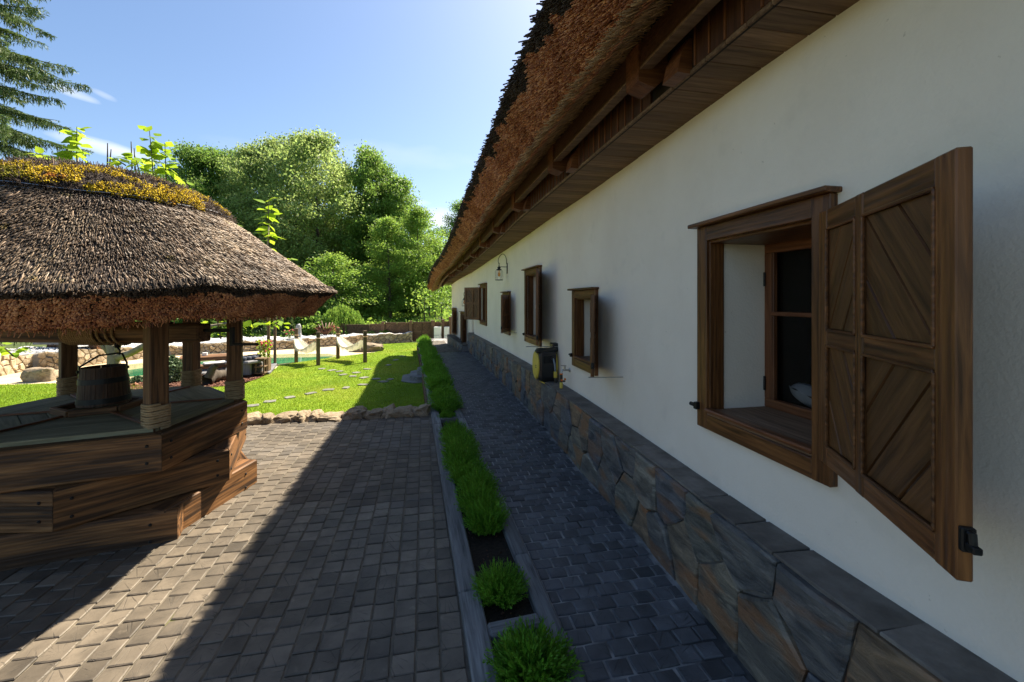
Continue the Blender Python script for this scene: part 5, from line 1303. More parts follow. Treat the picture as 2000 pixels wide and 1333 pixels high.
sp.sort(key=lambda q:-q[1])
for i,(px,py) in enumerate(sp):
    p=P(px,py,LZ); o=link('stepping_stone',slabm,None,None,Matrix.Translation(p+Vector((0,0,.022)))@Matrix.Rotation(R.uniform(0,6.3),4,'Z')@Matrix.Diagonal((R.uniform(.5,.72),R.uniform(.5,.72),1,1)))
    tag(o,('%s flat pale stepping stone in the lawn, counting away from the stone edging'%(['first']+ORD[1:])[i]) if i<12 else 'small far stepping stone in the lawn towards the hammock posts','stepping stone','stepping stones across the lawn')
# ---- lawn steps up to the planter
st=thing('garden_steps','three angular stacked wooden steps from the lawn to the path','steps',P(805,748,LZ))
def stepblock(pts,z0,z1,name='step'):
    v=[P(a,b,c) for a,b,c in pts]; pl=[(p.x,p.y) for p in v]
    if area(pl)<0: pl=pl[::-1]
    cx=sum(p[0] for p in pl)/len(pl); cy=sum(p[1] for p in pl)/len(pl); pl=[(p[0]-cx,p[1]-cy) for p in pl]
    link(name,MB().slab(pl,0,z1-z0,.01).mesh(name,M['sleeper']),None,st,Matrix.Translation((cx,cy,z0)))
xa=kx(kL,P(824,745,LZ).y)
yA=P(783,749,LZ).y; 
def stp(x0,x1,y0_,y1_,z0,z1,ch):
    pl=[(x0+ch,y0_),(x1,y0_),(x1,y1_),(x0+ch,y1_),(x0,y1_-ch),(x0,y0_+ch)]; cx=(x0+x1)/2; cy=(y0_+y1_)/2
    link('step',MB().slab([(a-cx,b-cy) for a,b in pl],0,z1-z0,.01).mesh('step',M['sleeper']),None,st,Matrix.Translation((cx,cy,z0)))
xs0=P(783,748,LZ).x; yb0=P(800,750,LZ).y
stp(xs0,xa-.03,yb0,yb0+1.5,LZ-.05,LZ+.03,.3); stp(P(800,748,LZ).x,xa-.03,yb0+.12,yb0+1.3,LZ+.03,LZ+.15,.2); stp(P(815,742,LZ).x,xa-.03,yb0+.35,yb0+1.1,LZ+.15,LZ+.27,.12)
# ---- hammock posts and hammocks
posts=[(578.5,708,642,'back left dark wooden hammock post beside the standing stone'),(621.5,714,648.5,'front left wooden hammock post'),(660,701,640.5,'back right wooden hammock post'),(713,708.5,646,'front right wooden hammock post nearest the boulder')]
pp=[]
for px,yb,yt,lab in posts:
    b=P(px,yb,LZ); s=(b.x*SA+b.y*CA); h=(yb-yt)/FPX*s; t=thing('hammock_post',lab,'post',b,'posts carrying the hammocks'); pp.append((b,h))
    w_=.115; beam('post_shaft',b+Vector((0,0,-.1)),b+Vector((0,0,h*.80)),w_,w_,M['pole'],t,up=(.3,-1,0),c=.008); beam('post_cap',b+Vector((0,0,h*.82)),b+Vector((0,0,h)),w_*1.02,w_*1.02,M['pole'],t,up=(.3,-1,0),c=.012)
    MB().tube([b+Vector((math.cos(a)*.078,math.sin(a)*.078,h*.80)) for a in np.linspace(0,6.28,13)],.012,6,False).build('rope_tie',M['rope'],t,True)
def hammock(a,b,sag,wd,lab):
    A,hA=a;B,hB=b; A=A+Vector((0,0,hA*.79));B=B+Vector((0,0,hB*.76)); d=(B-A); t=thing('hammock',lab,'hammock',(A+B)/2,'fringed cream hammocks slung between posts'); side=Vector((d.y,-d.x,0)).normalized()
    n=24; k=10; m=MB()
    for i in range(n+1):
        u=.04+.92*i/n; c=A.lerp(B,u); w_=wd*math.sin(math.pi*u)**.55*.5; z=-sag*math.sin(math.pi*u)**.9
        for j in range(k+1):
            q=j/k*2-1; m.v.append(tuple(c+side*w_*q+Vector((0,0,z-.16*(1-q*q)*math.sin(math.pi*u)+.015*math.sin(q*9+u*5)))))
    for i in range(n):
        for j in range(k): a_=i*(k+1)+j; m.f.append([a_,a_+1,a_+k+2,a_+k+1])
    m.build('cloth',M['canvas'],t,True)
    fr_=MB()
    for i in range(2,n-1):
        for sg in (-1,1):
            u=.04+.92*i/n; c=A.lerp(B,u)+side*sg*wd*.5*math.sin(math.pi*u)**.55+Vector((0,0,-sag*math.sin(math.pi*u)**.9)); l=.10+.09*(i%4)/3
            e=d.normalized()*.035; fr_.add([c-e,c+e,c+Vector((0,0,-l))+side*.01],[[0,1,2]])
    fr_.build('fringe',M['canvas'],t,kind='stuff')
    MB().tube([A-d.normalized()*.02,A.lerp(B,.05)+Vector((0,0,-sag*.15))],.012,6).tube([B,B.lerp(A,.05)+Vector((0,0,-sag*.15))],.012,6).build('suspension_rope',M['rope'],t)
hammock(pp[0],pp[1],.36,.55,'left fringed cream hammock slung above the pool edge'); hammock(pp[2],pp[3],.36,.55,'right fringed cream hammock slung in front of the boulder')
# ---- dry stone wall behind the beach
wallpx=[(-90,752),(0,733.6),(66,721),(118,721),(230,706),(330,694.5),(445,688.5),(560,681.7),(664,675),(718,671),(805.5,668)]
toppx=[(-90,700),(0,696),(63,692),(115,686),(155,684),(389,673.6),(445,667.5),(559,665),(625,660),(718,654.5),(805,650)]
wp_=[P(a,b,LZ) for a,b in wallpx]; wl=[(p.x,p.y) for p in wp_]; fW,LW=path_curve(wl)
def pxof(p): return 1000+FPX*(p.x*CA-p.y*SA)/(p.x*SA+p.y*CA)
def topz(t):
    p,_=fW(t); px=pxof(p); s=p.x*SA+p.y*CA; ty=float(np.interp(px,[a for a,_ in toppx],[b for _,b in toppx])); return H-(ty-586)/FPX*s+.03*math.sin(t*5)+.02*math.sin(t*13)
dw=thing('dry_stone_wall','long curved retaining wall of tan field stones behind the sandy pool edge','wall',(wl[5][0],wl[5][1],LZ))
stone_face(dw,(fW,LW),lambda t:LZ-.05,topz,.27,.135,M['sandstone'],random.Random(5),thick=.05,gap=.010,hm=.6,maxn=300,side=-1,round_=.018)
strip_block('mortar_core',[(p[0],p[1]) for p in wl][::-1],.35,LZ-.1,0,M['mortar'],dw,zf=lambda q:topz(LW*(1-q))-.04)
# white gravel terrace above it
GB=.5
g=MB(); k=40
for i in range(k+1):
    t=LW*i/k; p,v=fW(t); nr=Vector((-v.y,v.x)); z=topz(t)-.03
    for dd,dz_ in ((.2,0),(1.2*max(.15,min(1,(LW-t)/6)),.04),(2.6*max(.1,min(1,(LW-t-1)/7)),.02)): g.v.append((p.x+nr.x*dd,p.y+nr.y*dd,z+dz_))
for i in range(k):
    for j in range(2): a_=i*3+j; g.f.append([a_,a_+3,a_+4,a_+1])
g.build('gravel_bed',M['white_gravel'],kind='structure')
n=9000; pos=[]
for _ in range(n):
    t=R.uniform(0,LW); p,v=fW(t); dd=R.uniform(.25,2.3)*max(.12,min(1,(LW-t)/7)); pos.append((p.x-v.y*dd,p.y+v.x*dd,topz(t)-.03+.02*dd))
ov=[(1,0,0),(-1,0,0),(0,1,0),(0,-1,0),(0,0,1),(0,0,-1)]; of=[np.array([[0,2,4],[2,1,4],[1,3,4],[3,0,4],[2,0,5],[1,2,5],[3,1,5],[0,3,5]])]
V,F=mass(ov,of,bases(np.array(pos),NR.normal(size=(n,3)),NR.uniform(.015,.04,(n,3)))); link('gravel',mesh_np('gravel',V,F,material('white_pebbles',[(.3,(.55,.55,.55)),(.7,(.75,.75,.74))],isl=.25,bump=0,coords='World')),kind='stuff')
def wallback(px,dd):
    """a point dd metres behind the wall at photo column px"""
    best=min((abs(pxof(fW(LW*i/300)[0])-px),LW*i/300) for i in range(301))[1]; p,v=fW(best); return Vector((p.x-v.y*dd,p.y+v.x*dd,topz(best)-.02+.02*dd))
def onray(px,s): d=rayv(px,586); return Vector((d.x*s*H,d.y*s*H,0))
# boulders
for (px,py,w_,h_,lab) in ((73,745,.33,.24,'low grey boulder on the sand by the left lawn edge'),(719,686,.62,.22,'flat tan boulder on the sand tip behind the front right hammock post')):
    p=P(px,py,LZ); o=link('boulder',rock_mesh(int(px),3,.3,name='boulder'),None,None,Matrix.Translation(p+Vector((0,.1,h_*.45)))@Matrix.Diagonal((w_,w_*.6,h_,1))); tag(o,lab,'boulder')
p=wallback(588,.6); o=link('standing_stone',rock_mesh(3,3,.22,name='standing_stone',mat=M['white_gravel']),None,None,Matrix.Translation(p+Vector((0,0,.3)))@Matrix.Diagonal((.12,.10,.34,1))); tag(o,'pale upright stone standing behind the back left hammock post','standing stone')
# mulch chips
n=5000; mp_=[(p.x,p.y) for p in mul]; xs_=NR.uniform(min(a for a,_ in mp_),max(a for a,_ in mp_),n); ys_=NR.uniform(min(b for _,b in mp_),max(b for _,b in mp_),n); q=in_poly(xs_,ys_,mp_); pos=np.c_[xs_,ys_,np.full(n,LZ+.015)][q]; n=len(pos)
V,F=mass(LEAFT[0],LEAFT[1],bases(pos,NR.normal(size=(n,3))*np.array([1,1,.3]),np.repeat(NR.uniform(.03,.08,(n,1)),3,1),np.array([.3,.3,1]))); link('bark_chips',mesh_np('bark_chips',V,F,material('bark_chip',[(.3,(.09,.035,.02)),(.7,(.26,.12,.075))],isl=.5,bump=0,coords='World')),kind='stuff')
# ---- terrace, table, benches
tp=[P(330,735,LZ),P(472,733,LZ),P(527,732,LZ),P(541,713.5,LZ),P(470,714,LZ),P(335,716,LZ)]
ter=thing('wooden_terrace','low grey plank terrace between the lawn and the pool','terrace',tp[1]); A_,B_=tp[0],tp[2]
for i in range(14):
    u0,u1=i/14,(i+1)/14; L0,R0,L1,R1=tp[0].lerp(tp[5],u0),tp[2].lerp(tp[3],u0),tp[0].lerp(tp[5],u1),tp[2].lerp(tp[3],u1)
    m0=(L0+L1)/2;m1=(R0+R1)/2; m0=Vector((m0.x,m0.y,LZ+.04)); m1=Vector((m1.x,m1.y,LZ+.04)); beam('terrace_board',m0,m1,((L1-L0).length+(R1-R0).length)/2-.012,.05,M['deck_grey'],ter,c=.006)
def boxthing(name,parts,lab,cat,loc,grp=None):
    t=thing(name,lab,cat,loc,grp)
    for nm,a,b,w_,h_,mt in parts: beam(nm,a,b,w_,h_,M[mt],t,c=.02)
    return t
zt_=LZ+.065
ta,tb2=P(349,702,zt_+.62),P(455,694,zt_+.62); ta.z=tb2.z=0
tA=P(352,738,LZ); sT=7.6
A1=onray(350,6.95);B1=onray(452,7.35); zT=H-(702-586)/FPX*6.95*H
boxthing('log_table',[('table_top',A1+Vector((0,0,zT)),B1+Vector((0,0,zT)),.7,.12,'well_post'),('leg',A1.lerp(B1,.2)+Vector((0,0,zt_)),A1.lerp(B1,.2)+Vector((0,0,zT-.07)),.3,.25,'deck_grey'),('leg',A1.lerp(B1,.82)+Vector((0,0,zt_)),A1.lerp(B1,.82)+Vector((0,0,zT-.07)),.3,.25,'deck_grey')],'heavy split-log table on the terrace behind the well posts','table',A1)
A2=onray(346,6.3);B2=onray(446,6.75); zB=H-(719-586)/FPX*6.4*H
boxthing('log_bench',[('seat',A2+Vector((0,0,zB)),B2+Vector((0,0,zB)),.32,.10,'well_post'),('leg',A2.lerp(B2,.15)+Vector((0,0,zt_)),A2.lerp(B2,.15)+Vector((0,0,zB-.05)),.2,.2,'deck_grey'),('leg',A2.lerp(B2,.85)+Vector((0,0,zt_)),A2.lerp(B2,.85)+Vector((0,0,zB-.05)),.2,.2,'deck_grey')],'split-log bench in front of the log table with white pads','bench',A2)
for (t0,t1) in ((.05,.25),(.5,.95)):
    a_=A2.lerp(B2,t0)+Vector((0,0,zB+.08)); b_=A2.lerp(B2,t1)+Vector((0,0,zB+.08)); o=link('seat_pad',MB().cbox((b_-a_).length,.3,.05,.02).mesh('seat_pad',M['linen']),None,None,frame(a_,b_)); tag(o,'thin white seat pad on the '+('left end' if t0<.1 else 'middle')+' of the log bench','cushion')
# glass storm lantern on the table
p=A1.lerp(B1,.48)+Vector((0,0,zT+.06)); T=Matrix.Translation(p); t=thing('glass_lantern','round clear glass candle lantern standing on the log table','lantern',p)
MB().lathe([(.05,0),(.11,.05),(.12,.11),(.08,.17),(.04,.2),(.045,.22)],18,T).build('glass_globe',M['glass'],t,True); MB().lathe([(0,.01),(.07,.01),(.07,.09),(0,.09)],14,T).build('candle',M['linen'],t,40); MB().tube([p+Vector((.06*math.cos(a),0,.2+.08*math.sin(a))) for a in np.linspace(0,3.14,9)],.004,5).build('wire_handle',M['steel'],t)
# grey bench with cushions
A3=onray(478,6.5);B3=onray(492,7.0)
a0=onray(464,6.55); b0=onray(492,6.75); c0=onray(498,7.5)
zs=H-(708-586)/FPX*6.6*H
t=thing('grey_lounge_bench','low grey wooden lounge bench with dark cushions behind the right well post','bench',a0)
beam('seat',a0+Vector((0,.1,zs)),b0+Vector((0,.1,zs)),.75,.08,M['deck_grey'],t,c=.02)
for q in (.1,.9): beam('leg',a0.lerp(b0,q)+Vector((0,.1,zt_-.02)),a0.lerp(b0,q)+Vector((0,.1,zs-.04)),.55,.12,M['deck_grey'],t,c=.02)
for q,qn in ((0,'left'),(.35,'middle'),(.7,'right')): 
    o=link('cushion',MB().cbox(.24,.5,.11,.045).mesh('cushion',M['cushion']),None,None,Matrix.Translation(a0.lerp(b0,q+.08)+Vector((.06,.2,zs+.095)))); tag(o,qn+' one of three dark blue cushions on the grey lounge bench','cushion','cushions on the lounge bench')
# planter box with pink flowers
def flowers(p,h,w_,n,nf,lab,mat='catalpa'):
    t=thing('flowering_plant',lab,'plant',p)
    pos=p+Vector((0,0,0)); ps=np.array([tuple(p+Vector((R.gauss(0,w_),R.gauss(0,w_),h*R.uniform(.15,1)))) for _ in range(n)])
    V,F=mass(LEAFT[0],LEAFT[1],bases(ps,NR.normal(size=(n,3)),np.repeat(NR.uniform(.05,.1,(n,1)),3,1))); link('leaves',mesh_np('leaves',V,F,M[mat]),None,t,kind='stuff')
    ps=np.array([tuple(p+Vector((R.gauss(0,w_*1.1),R.gauss(0,w_),h*R.uniform(.4,1)))) for _ in range(nf)]); V,F=mass(ov,of,bases(ps,NR.normal(size=(nf,3)),NR.uniform(.025,.05,(nf,3)))); link('blossoms',mesh_np('blossoms',V,F,M['petal']),None,t,kind='stuff')
    MB().tube([p,p+Vector((.02,0,h*.8))],.008,5).build('stem',M['bark'],t)
p=onray(516.5,7.0)+Vector((0,0,zt_)); t=thing('wooden_flower_box','pale wooden flower box on the terrace corner','planter',p)
for dx in (-.13,.13): beam('side_board',p+Vector((dx,-.12,.2)),p+Vector((dx,.12,.2)),.03,.38,M['pole'],t)
for dy in (-.13,.13): beam('end_board',p+Vector((-.13,dy,.19)),p+Vector((.13,dy,.19)),.03,.34,M['pole'],t)
flowers(p+Vector((0,0,.36)),.55,.10,160,22,'pink flowering plant with yellow-green leaves in the terrace flower box')
p=onray(510,6.75)+Vector((0,0,zt_)); t=thing('wooden_lantern','open pale wooden candle lantern beside the flower box','lantern',p)
for a,b in ((-.1,-.1),(.1,-.1),(.1,.1),(-.1,.1)): beam('upright',p+Vector((a,b,0)),p+Vector((a,b,.42)),.035,.035,M['pole'],t)
for z in (.02,.20,.42): link('shelf',MB().cbox(.26,.26,.04,.005).mesh('shelf',M['pole']),None,t,Matrix.Translation(p+Vector((0,0,z))))
for px,yb,yt,lab in ((524.5,724,600,'tall slim round pole at the near terrace corner'),(537,711,600,'tall slim round pole at the far terrace corner')):
    b=P(px,yb,LZ); s=b.x*SA+b.y*CA; o=link('terrace_pole',MB().tube([(0,0,-.1),(0,0,(yb-yt)/FPX*s)],.045,10).mesh('terrace_pole',M['pole'],40),None,None,Matrix.Translation(b)); tag(o,lab,'pole')
# hollow driftwood log on the mulch
a_,b_=P(403,745,LZ+.1),P(452,732,LZ+.1); t=thing('driftwood_log','gnarled hollow driftwood log lying on the bark mulch','log',a_)
a_=a_+Vector((0,0,.03)); pts=[a_.lerp(b_,u)+Vector((0,0,.07*math.sin(u*4))) for u in np.linspace(0,1,12)]; rs=[.15+.02*math.sin(i*2.1)-.004*i for i in range(12)]
m=MB(); m.tube(pts,rs,14,False); m.tube([p for p in pts],[r_*.78 for r_ in rs],14,False)
m.v=[tuple(Vector(v)+Vector(v).normalized()*.02*mnoise.noise(Vector(v)*6)) for v in m.v]; m.build('hollow_log',M['bark'],t,True)
MB().tube([a_+Vector((.05,0,.05)),a_+Vector((.12,.05,.28)),a_+Vector((.2,.05,.36))],[.10,.085,.06],12,False).build('branch_stub',M['bark'],t,True)
# dark slate platform on the far terrace left
p=wallback(70,1.2); t=thing('slate_platform','dark slate topped platform above the stone wall at far left','platform',p); c_=rayv(70,586); sd=Vector((CA,-SA,0))
beam('slab',p-sd*.9+Vector((0,0,.22)),p+sd*.9+Vector((0,0,.22)),1.0,.07,M['paver_path'],t); 
for q in (-.7,.7): beam('support',p+sd*q+Vector((0,0,-.05)),p+sd*q+Vector((0,0,.18)),.25,.3,M['stain'],t)
# ---- fence, gate, white boxes at the far end
sF=12.35
def fp(px,s=sF): return onray(px,s)
LF=LZ
fence=thing('wooden_fence','brown timber fence with crossed board panels along the far lawn edge','fence',fp(760)+Vector((0,0,LF)))
def panel(x0,x1,yt,yb,par,s=sF,rows=1,cols=1):
    A=fp(x0,s);B=fp(x1,s); sc=s*H/FPX; z1=H-(yt-586)*sc; z0=H-(yb-586)*sc; L=(B-A).length; d=(B-A)/L
    beam('rail',A+Vector((0,0,z1-.04)),B+Vector((0,0,z1-.04)),.06,.08,M['fence'],par); beam('rail',A+Vector((0,0,z0+.05)),B+Vector((0,0,z0+.05)),.06,.1,M['fence'],par)
    for r_ in range(1,rows): 
        zz=z0+(z1-z0)*r_/rows; beam('rail',A+Vector((0,0,zz)),B+Vector((0,0,zz)),.06,.08,M['fence'],par)
    for c_ in range(cols+1): q=A.lerp(B,c_/cols); beam('stile',q+Vector((0,0,z0+.1)),q+Vector((0,0,z1-.08)),.07,.055,M['fence'],par,up=d)
    beam('backing_board',A+Vector((.0,.025,(z0+z1)/2)),B+Vector((.0,.025,(z0+z1)/2)),.012,z1-z0-.06,M['fence'],par)
    for r_ in range(rows):
        for c_ in range(cols):
            za,zb_=z0+(z1-z0)*r_/rows+.04,z0+(z1-z0)*(r_+1)/rows-.04; xa_,xb_=L*c_/cols+.04,L*(c_+1)/cols-.04; xm,zm=(xa_+xb_)/2,(za+zb_)/2; wd,hg=xb_-xa_,zb_-za
            for qx,qz,sl in ((xa_,za,-1),(xm,za,1),(xa_,zm,1),(xm,zm,-1)):
                nx,nz=-hg/2*sl,wd/2; l_=math.hypot(nx,nz); nx/=l_;nz/=l_; cs=[nx*x_+nz*z_ for x_ in (qx,qx+wd/2) for z_ in (qz,qz+hg/2)]; lo,hi=min(cs),max(cs)
                for k_ in range(3):
                    pl=[(qx,qz),(qx+wd/2,qz),(qx+wd/2,qz+hg/2),(qx,qz+hg/2)]; pl=clip(pl,nx,nz,lo+(hi-lo)*(k_+1)/3-.008); pl=clip(pl,-nx,-nz,-(lo+(hi-lo)*k_/3+.008)) if len(pl)>2 else []
                    if len(pl)<3: continue
                    vs=[A+d*x_+Vector((0,0,z_)) for x_,z_ in pl]; nr=Vector((-d.y,d.x,0)); n_=len(vs); tt=R.uniform(.012,.02)
                    MB().add([v-nr*tt for v in vs]+[v+nr*.012 for v in vs],[list(range(n_)),[n_+j for j in reversed(range(n_))]]+[[j,n_+j,n_+(j+1)%n_,(j+1)%n_] for j in range(n_)]).local('plank',M['fence'],par,sum(vs,Vector())/n_)
def post(px,yt,yb,par,s=sF,w_=.15):
    q=fp(px,s)+Vector((.0,-.05,0)); sc=s*H/FPX; beam('post',q+Vector((0,0,H-(yb-586)*sc-.1)),q+Vector((0,0,H-(yt-586)*sc)),w_,w_,M['fence'],par,up=(0,-1,0),c=.01)
panel(722,745,633,652,fence); post(748,629,655,fence); panel(752,775,630,655,fence); panel(776,799,630,655,fence); post(802,627,668,fence)
panel(610,640,636,655,fence,12.9); panel(641,668,636,655,fence,12.9); post(669,632,655,fence,12.9); panel(670,721,634,655,fence,12.7,1,2)
gate=thing('garden_gate','double timber gate with crossed boards beside the fence posts','gate',fp(823)+Vector((0,0,LF)))
panel(806,842,629,668,gate,rows=2,cols=2)
post(845.5,626,668,fence,w_=.2); panel(849,861,629,640,fence); post(865,624,667,fence,w_=.17); panel(868,877,628,640,fence); post(880,619,667,fence,w_=.2); panel(884,930,622,660,fence)
for px,w_,lab in ((855,13,'left white two-part cabinet standing between the fence posts'),(872.5,9,'right white two-part cabinet next to the house corner')):
    q=fp(px,sF-.1)+Vector((0,-.1,0)); sc=sF*H/FPX; t=thing('white_cabinet',lab,'cabinet',q+Vector((0,0,LF)))
    zm=H-(654-586)*sc
    for z0_,z1_ in ((LF,zm-.006),(zm+.006,H-(638-586)*sc)): link('cabinet_box',MB().cbox(w_*sc,.3,z1_-z0_,.008).mesh('cabinet_box',M['white_box']),None,t,Matrix.Translation(q+Vector((0,0,(z0_+z1_)/2)))@Matrix.Rotation(-YAW,4,'Z'))
# ================================================================= TREES
def leaves_mesh(name,pts,size,mat,flat=.0,elong=1.0):
    n=len(pts); d=NR.normal(size=(n,3)); d[:,2]-=.3; ref=NR.normal(size=(n,3)); ref[:,2]+=flat
    s=NR.uniform(.6,1.35,(n,1))*size; M_=bases(np.asarray(pts),d,np.c_[s*elong,s,s],ref); V,F=mass(LEAFT[0],LEAFT[1],M_); return mesh_np(name,V,F,mat)
def tree_proto(seed,h,w_,base,mat,n=16000,lsz=.26,name='forest_tree',shape='round',trunk=.22,sparse=1.0):
    rr=np.random.default_rng(seed); root=link(name,None); 
    m=MB(); top=h*.96; pts=[Vector((math.sin(seed+q*2.1)*.02*h*q,math.cos(seed*2+q*1.7)*.02*h*q,top*q)) for q in np.linspace(0,1,9)]; m.tube(pts,[trunk*(1-.88*q) for q in np.linspace(0,1,9)],8)
    cl=[]; nb=int(80*sparse)
    for i in range(nb):
        u=base+(1-base)*(i+.5)/nb; u=min(.985,u+rr.normal()*.02); a=i*2.4+rr.normal()*.5
        if shape=='round': rad=w_*math.sin(math.pi*min(1,max(.03,(u-base)/(1-base)))**.8)**.65
        elif shape=='cone': rad=w_*(1-((u-base)/(1-base)))**.8+.25
        else: rad=w_*(math.sin(math.pi*((u-base)/(1-base)*.8+.18))**.8)
        rad*=rr.uniform(.38,1.3); j=u*.93*8; p0=pts[min(int(j*.85),7)].lerp(pts[min(int(j*.85)+1,8)],.5); p0=Vector((p0.x,p0.y,u*h-rad*.35)); 
        e=Vector((p0.x+math.cos(a)*rad,p0.y+math.sin(a)*rad,u*h+rad*.05)); mid=p0.lerp(e,.5)+Vector((0,0,.12*rad)); m.tube([p0,mid,e],[trunk*.22*(1.1-u),trunk*.13*(1.1-u),.012],4,False)
        for q in (.45,.7,1.0):
            c=p0.lerp(e,q)+Vector((0,0,rad*.12*math.sin(q*3))); cl.append((c,(.22+.22*rr.random())*w_*.46*(1 if q>.6 else .8)+.2,1 if q>.6 else .6))
    m.tube; tr=link('trunk',m.mesh('trunk',M['bark'],True),None,root)
    wts=np.array([c[2]*c[1]**2 for c in cl]); wts/=wts.sum(); cnt=rr.multinomial(n,wts); P_=[]
    for (c,r_,_),k in zip(cl,cnt):
        g_=rr.normal(size=(k,3)); g_/=np.linalg.norm(g_,axis=1,keepdims=True)+1e-9; g_*=(rr.random((k,1))**.45)*r_*np.array([1,1,.62]); 
        P_.append(g_+np.array(tuple(c))+rr.normal(size=(k,3))*np.array([.3,.3,.2]))
    link('crown',leaves_mesh('crown',np.concatenate(P_),lsz,mat,.6),None,root,kind='stuff' if False else 'thing'); return root
PR={}
PR['a']=tree_proto(1,15,4.6,.16,M['forest_grey'],30000,.17,sparse=1.1); PR['b']=tree_proto(2,15,4.2,.10,M['forest'],28000,.18,sparse=1.1); PR['c']=tree_proto(3,13,2.9,.12,M['forest_light'],24000,.16,shape='tall'); PR['d']=tree_proto(4,9,2.4,.10,M['forest_light'],15000,.15,shape='round'); PR['e']=tree_proto(5,14,3.6,.05,M['forest'],28000,.19,shape='tall')
for o in list(C.objects):
    if o.name.startswith(('crown','trunk')) and 'kind' in o.keys(): del o['kind']
reg(); used=set()
def place(key,px,ytop,s,wpx,lab,cat='tree',grp=None,name=None):
    src=PR[key]; hp={'a':15,'b':15,'c':13,'d':9,'e':14}[key]; wp0={'a':4.6,'b':4.2,'c':2.9,'d':2.4,'e':3.6}[key]
    b=onray(px,s); z=gz(b.x,b.y); ht=H+(586-ytop)/FPX*s*H-z; wd=wpx*1.25/FPX*s*H; mw=Matrix.Translation((b.x,b.y,z))@Matrix.Rotation(R.uniform(0,6.3),4,'Z')@Matrix.Diagonal((wd/wp0,wd/wp0,ht/hp,1))
    if key not in used: used.add(key); o=src; o.matrix_basis=mw; W[o.name]=mw
    else: o=copy_tree(src,mw)
    o['label']=lab; o['category']=cat
    if grp: o['group']=grp
    return o
G='tall deciduous trees behind the garden'
place('b',405,292,22.5,62,'dark green tree between the leftmost tree and the next',grp=G)
place('a',490,290,22,60,'grey-green tree left of the highest left crown',grp=G)
place('a',580,272,22,70,'grey-green tree between the highest left crown and the broad tallest tree',grp=G)
place('c',845,470,23,40,'pale green tree between the slender tree and the house eave',grp=G)
place('b',745,318,23,50,'leafy green tree just right of the pointed tree',grp=G)
place('b',372,288,22,62,'leftmost dark green tree rising behind the well roof',grp=G)
place('b',445,298,23,58,'dark green tree between the leftmost tree and the tall grey-green ones',grp=G)
place('a',535,278,22.5,70,'tall grey-green tree with the highest left crown',grp=G)
place('a',622,266,21,88,'broad tallest grey-green tree in the middle of the garden edge',grp=G)
place('e',668,330,24,55,'dark leafy tree filling the gap right of the tallest tree',grp=G)
place('e',722,296,22,52,'tall dark tree with a pointed top right of the middle',grp=G)
place('e',778,352,22,58,'dark bushy tree right of the pointed one',grp=G)
place('c',818,408,19,42,'light green slender tree leaning to the house end',grp=G)
place('c',762,430,18,40,'bright light green tree in front of the dark right-hand trees',grp=G)
place('b',905,392,26,40,'tree crown just peeping out left of the house eave',grp=G)
place('e',590,430,26,90,'dark tree mass low behind the grey-green trees',grp=G)
place('e',690,440,26,70,'dark lower tree behind the middle right trees',grp=G)
place('b',480,420,25,80,'dark tree low behind the well roof edge',grp=G)
place('d',655,500,16,50,'rounded light green small tree before the dark wood',grp=G)
place('d',835,500,19,36,'young light green tree at the meadow edge by the fence',grp=G)
place('d',715,540,20,45,'low light green bush tree under the pointed tree',grp=G)
place('e',760,500,24,70,'dark undergrowth tree between the right-hand trunks',grp=G)
place('b',300,340,24,60,'dark tree mostly hidden behind the well roof cap',grp=G)
place('c',868,520,22,24,'small bright tree next to the house corner',grp=G)
place('b',100,420,20,110,'dark green tree hidden low behind the well at left',grp=G)
place('b',225,440,21,90,'dark tree hidden behind the bucket and roof',grp=G)
# thin saplings on the right
for k,(px,yt,s) in enumerate(((838,560,17),(849,555,17),(862,545,17.5),(828,570,16))):
    b=onray(px,s); z=gz(b.x,b.y); h=H+(586-yt)/FPX*s*H-z; t=thing('sapling',['third','second','rightmost','leftmost'][k]+' thin young tree stem of the four behind the garden gate','tree',(b.x,b.y,z),'saplings behind the gate')
    MB().tube([(b.x,b.y,z),(b.x+.05,b.y,z+h*.5),(b.x+.0,b.y,z+h)],[.05,.04,.015],6).build('trunk',M['bark'],t)
    ps=[(b.x+R.gauss(0,.5),b.y+R.gauss(0,.5),z+h*R.uniform(.45,1.1)) for _ in range(260)]; link('crown',leaves_mesh('crown',ps,.16,M['forest_light']),None,t)
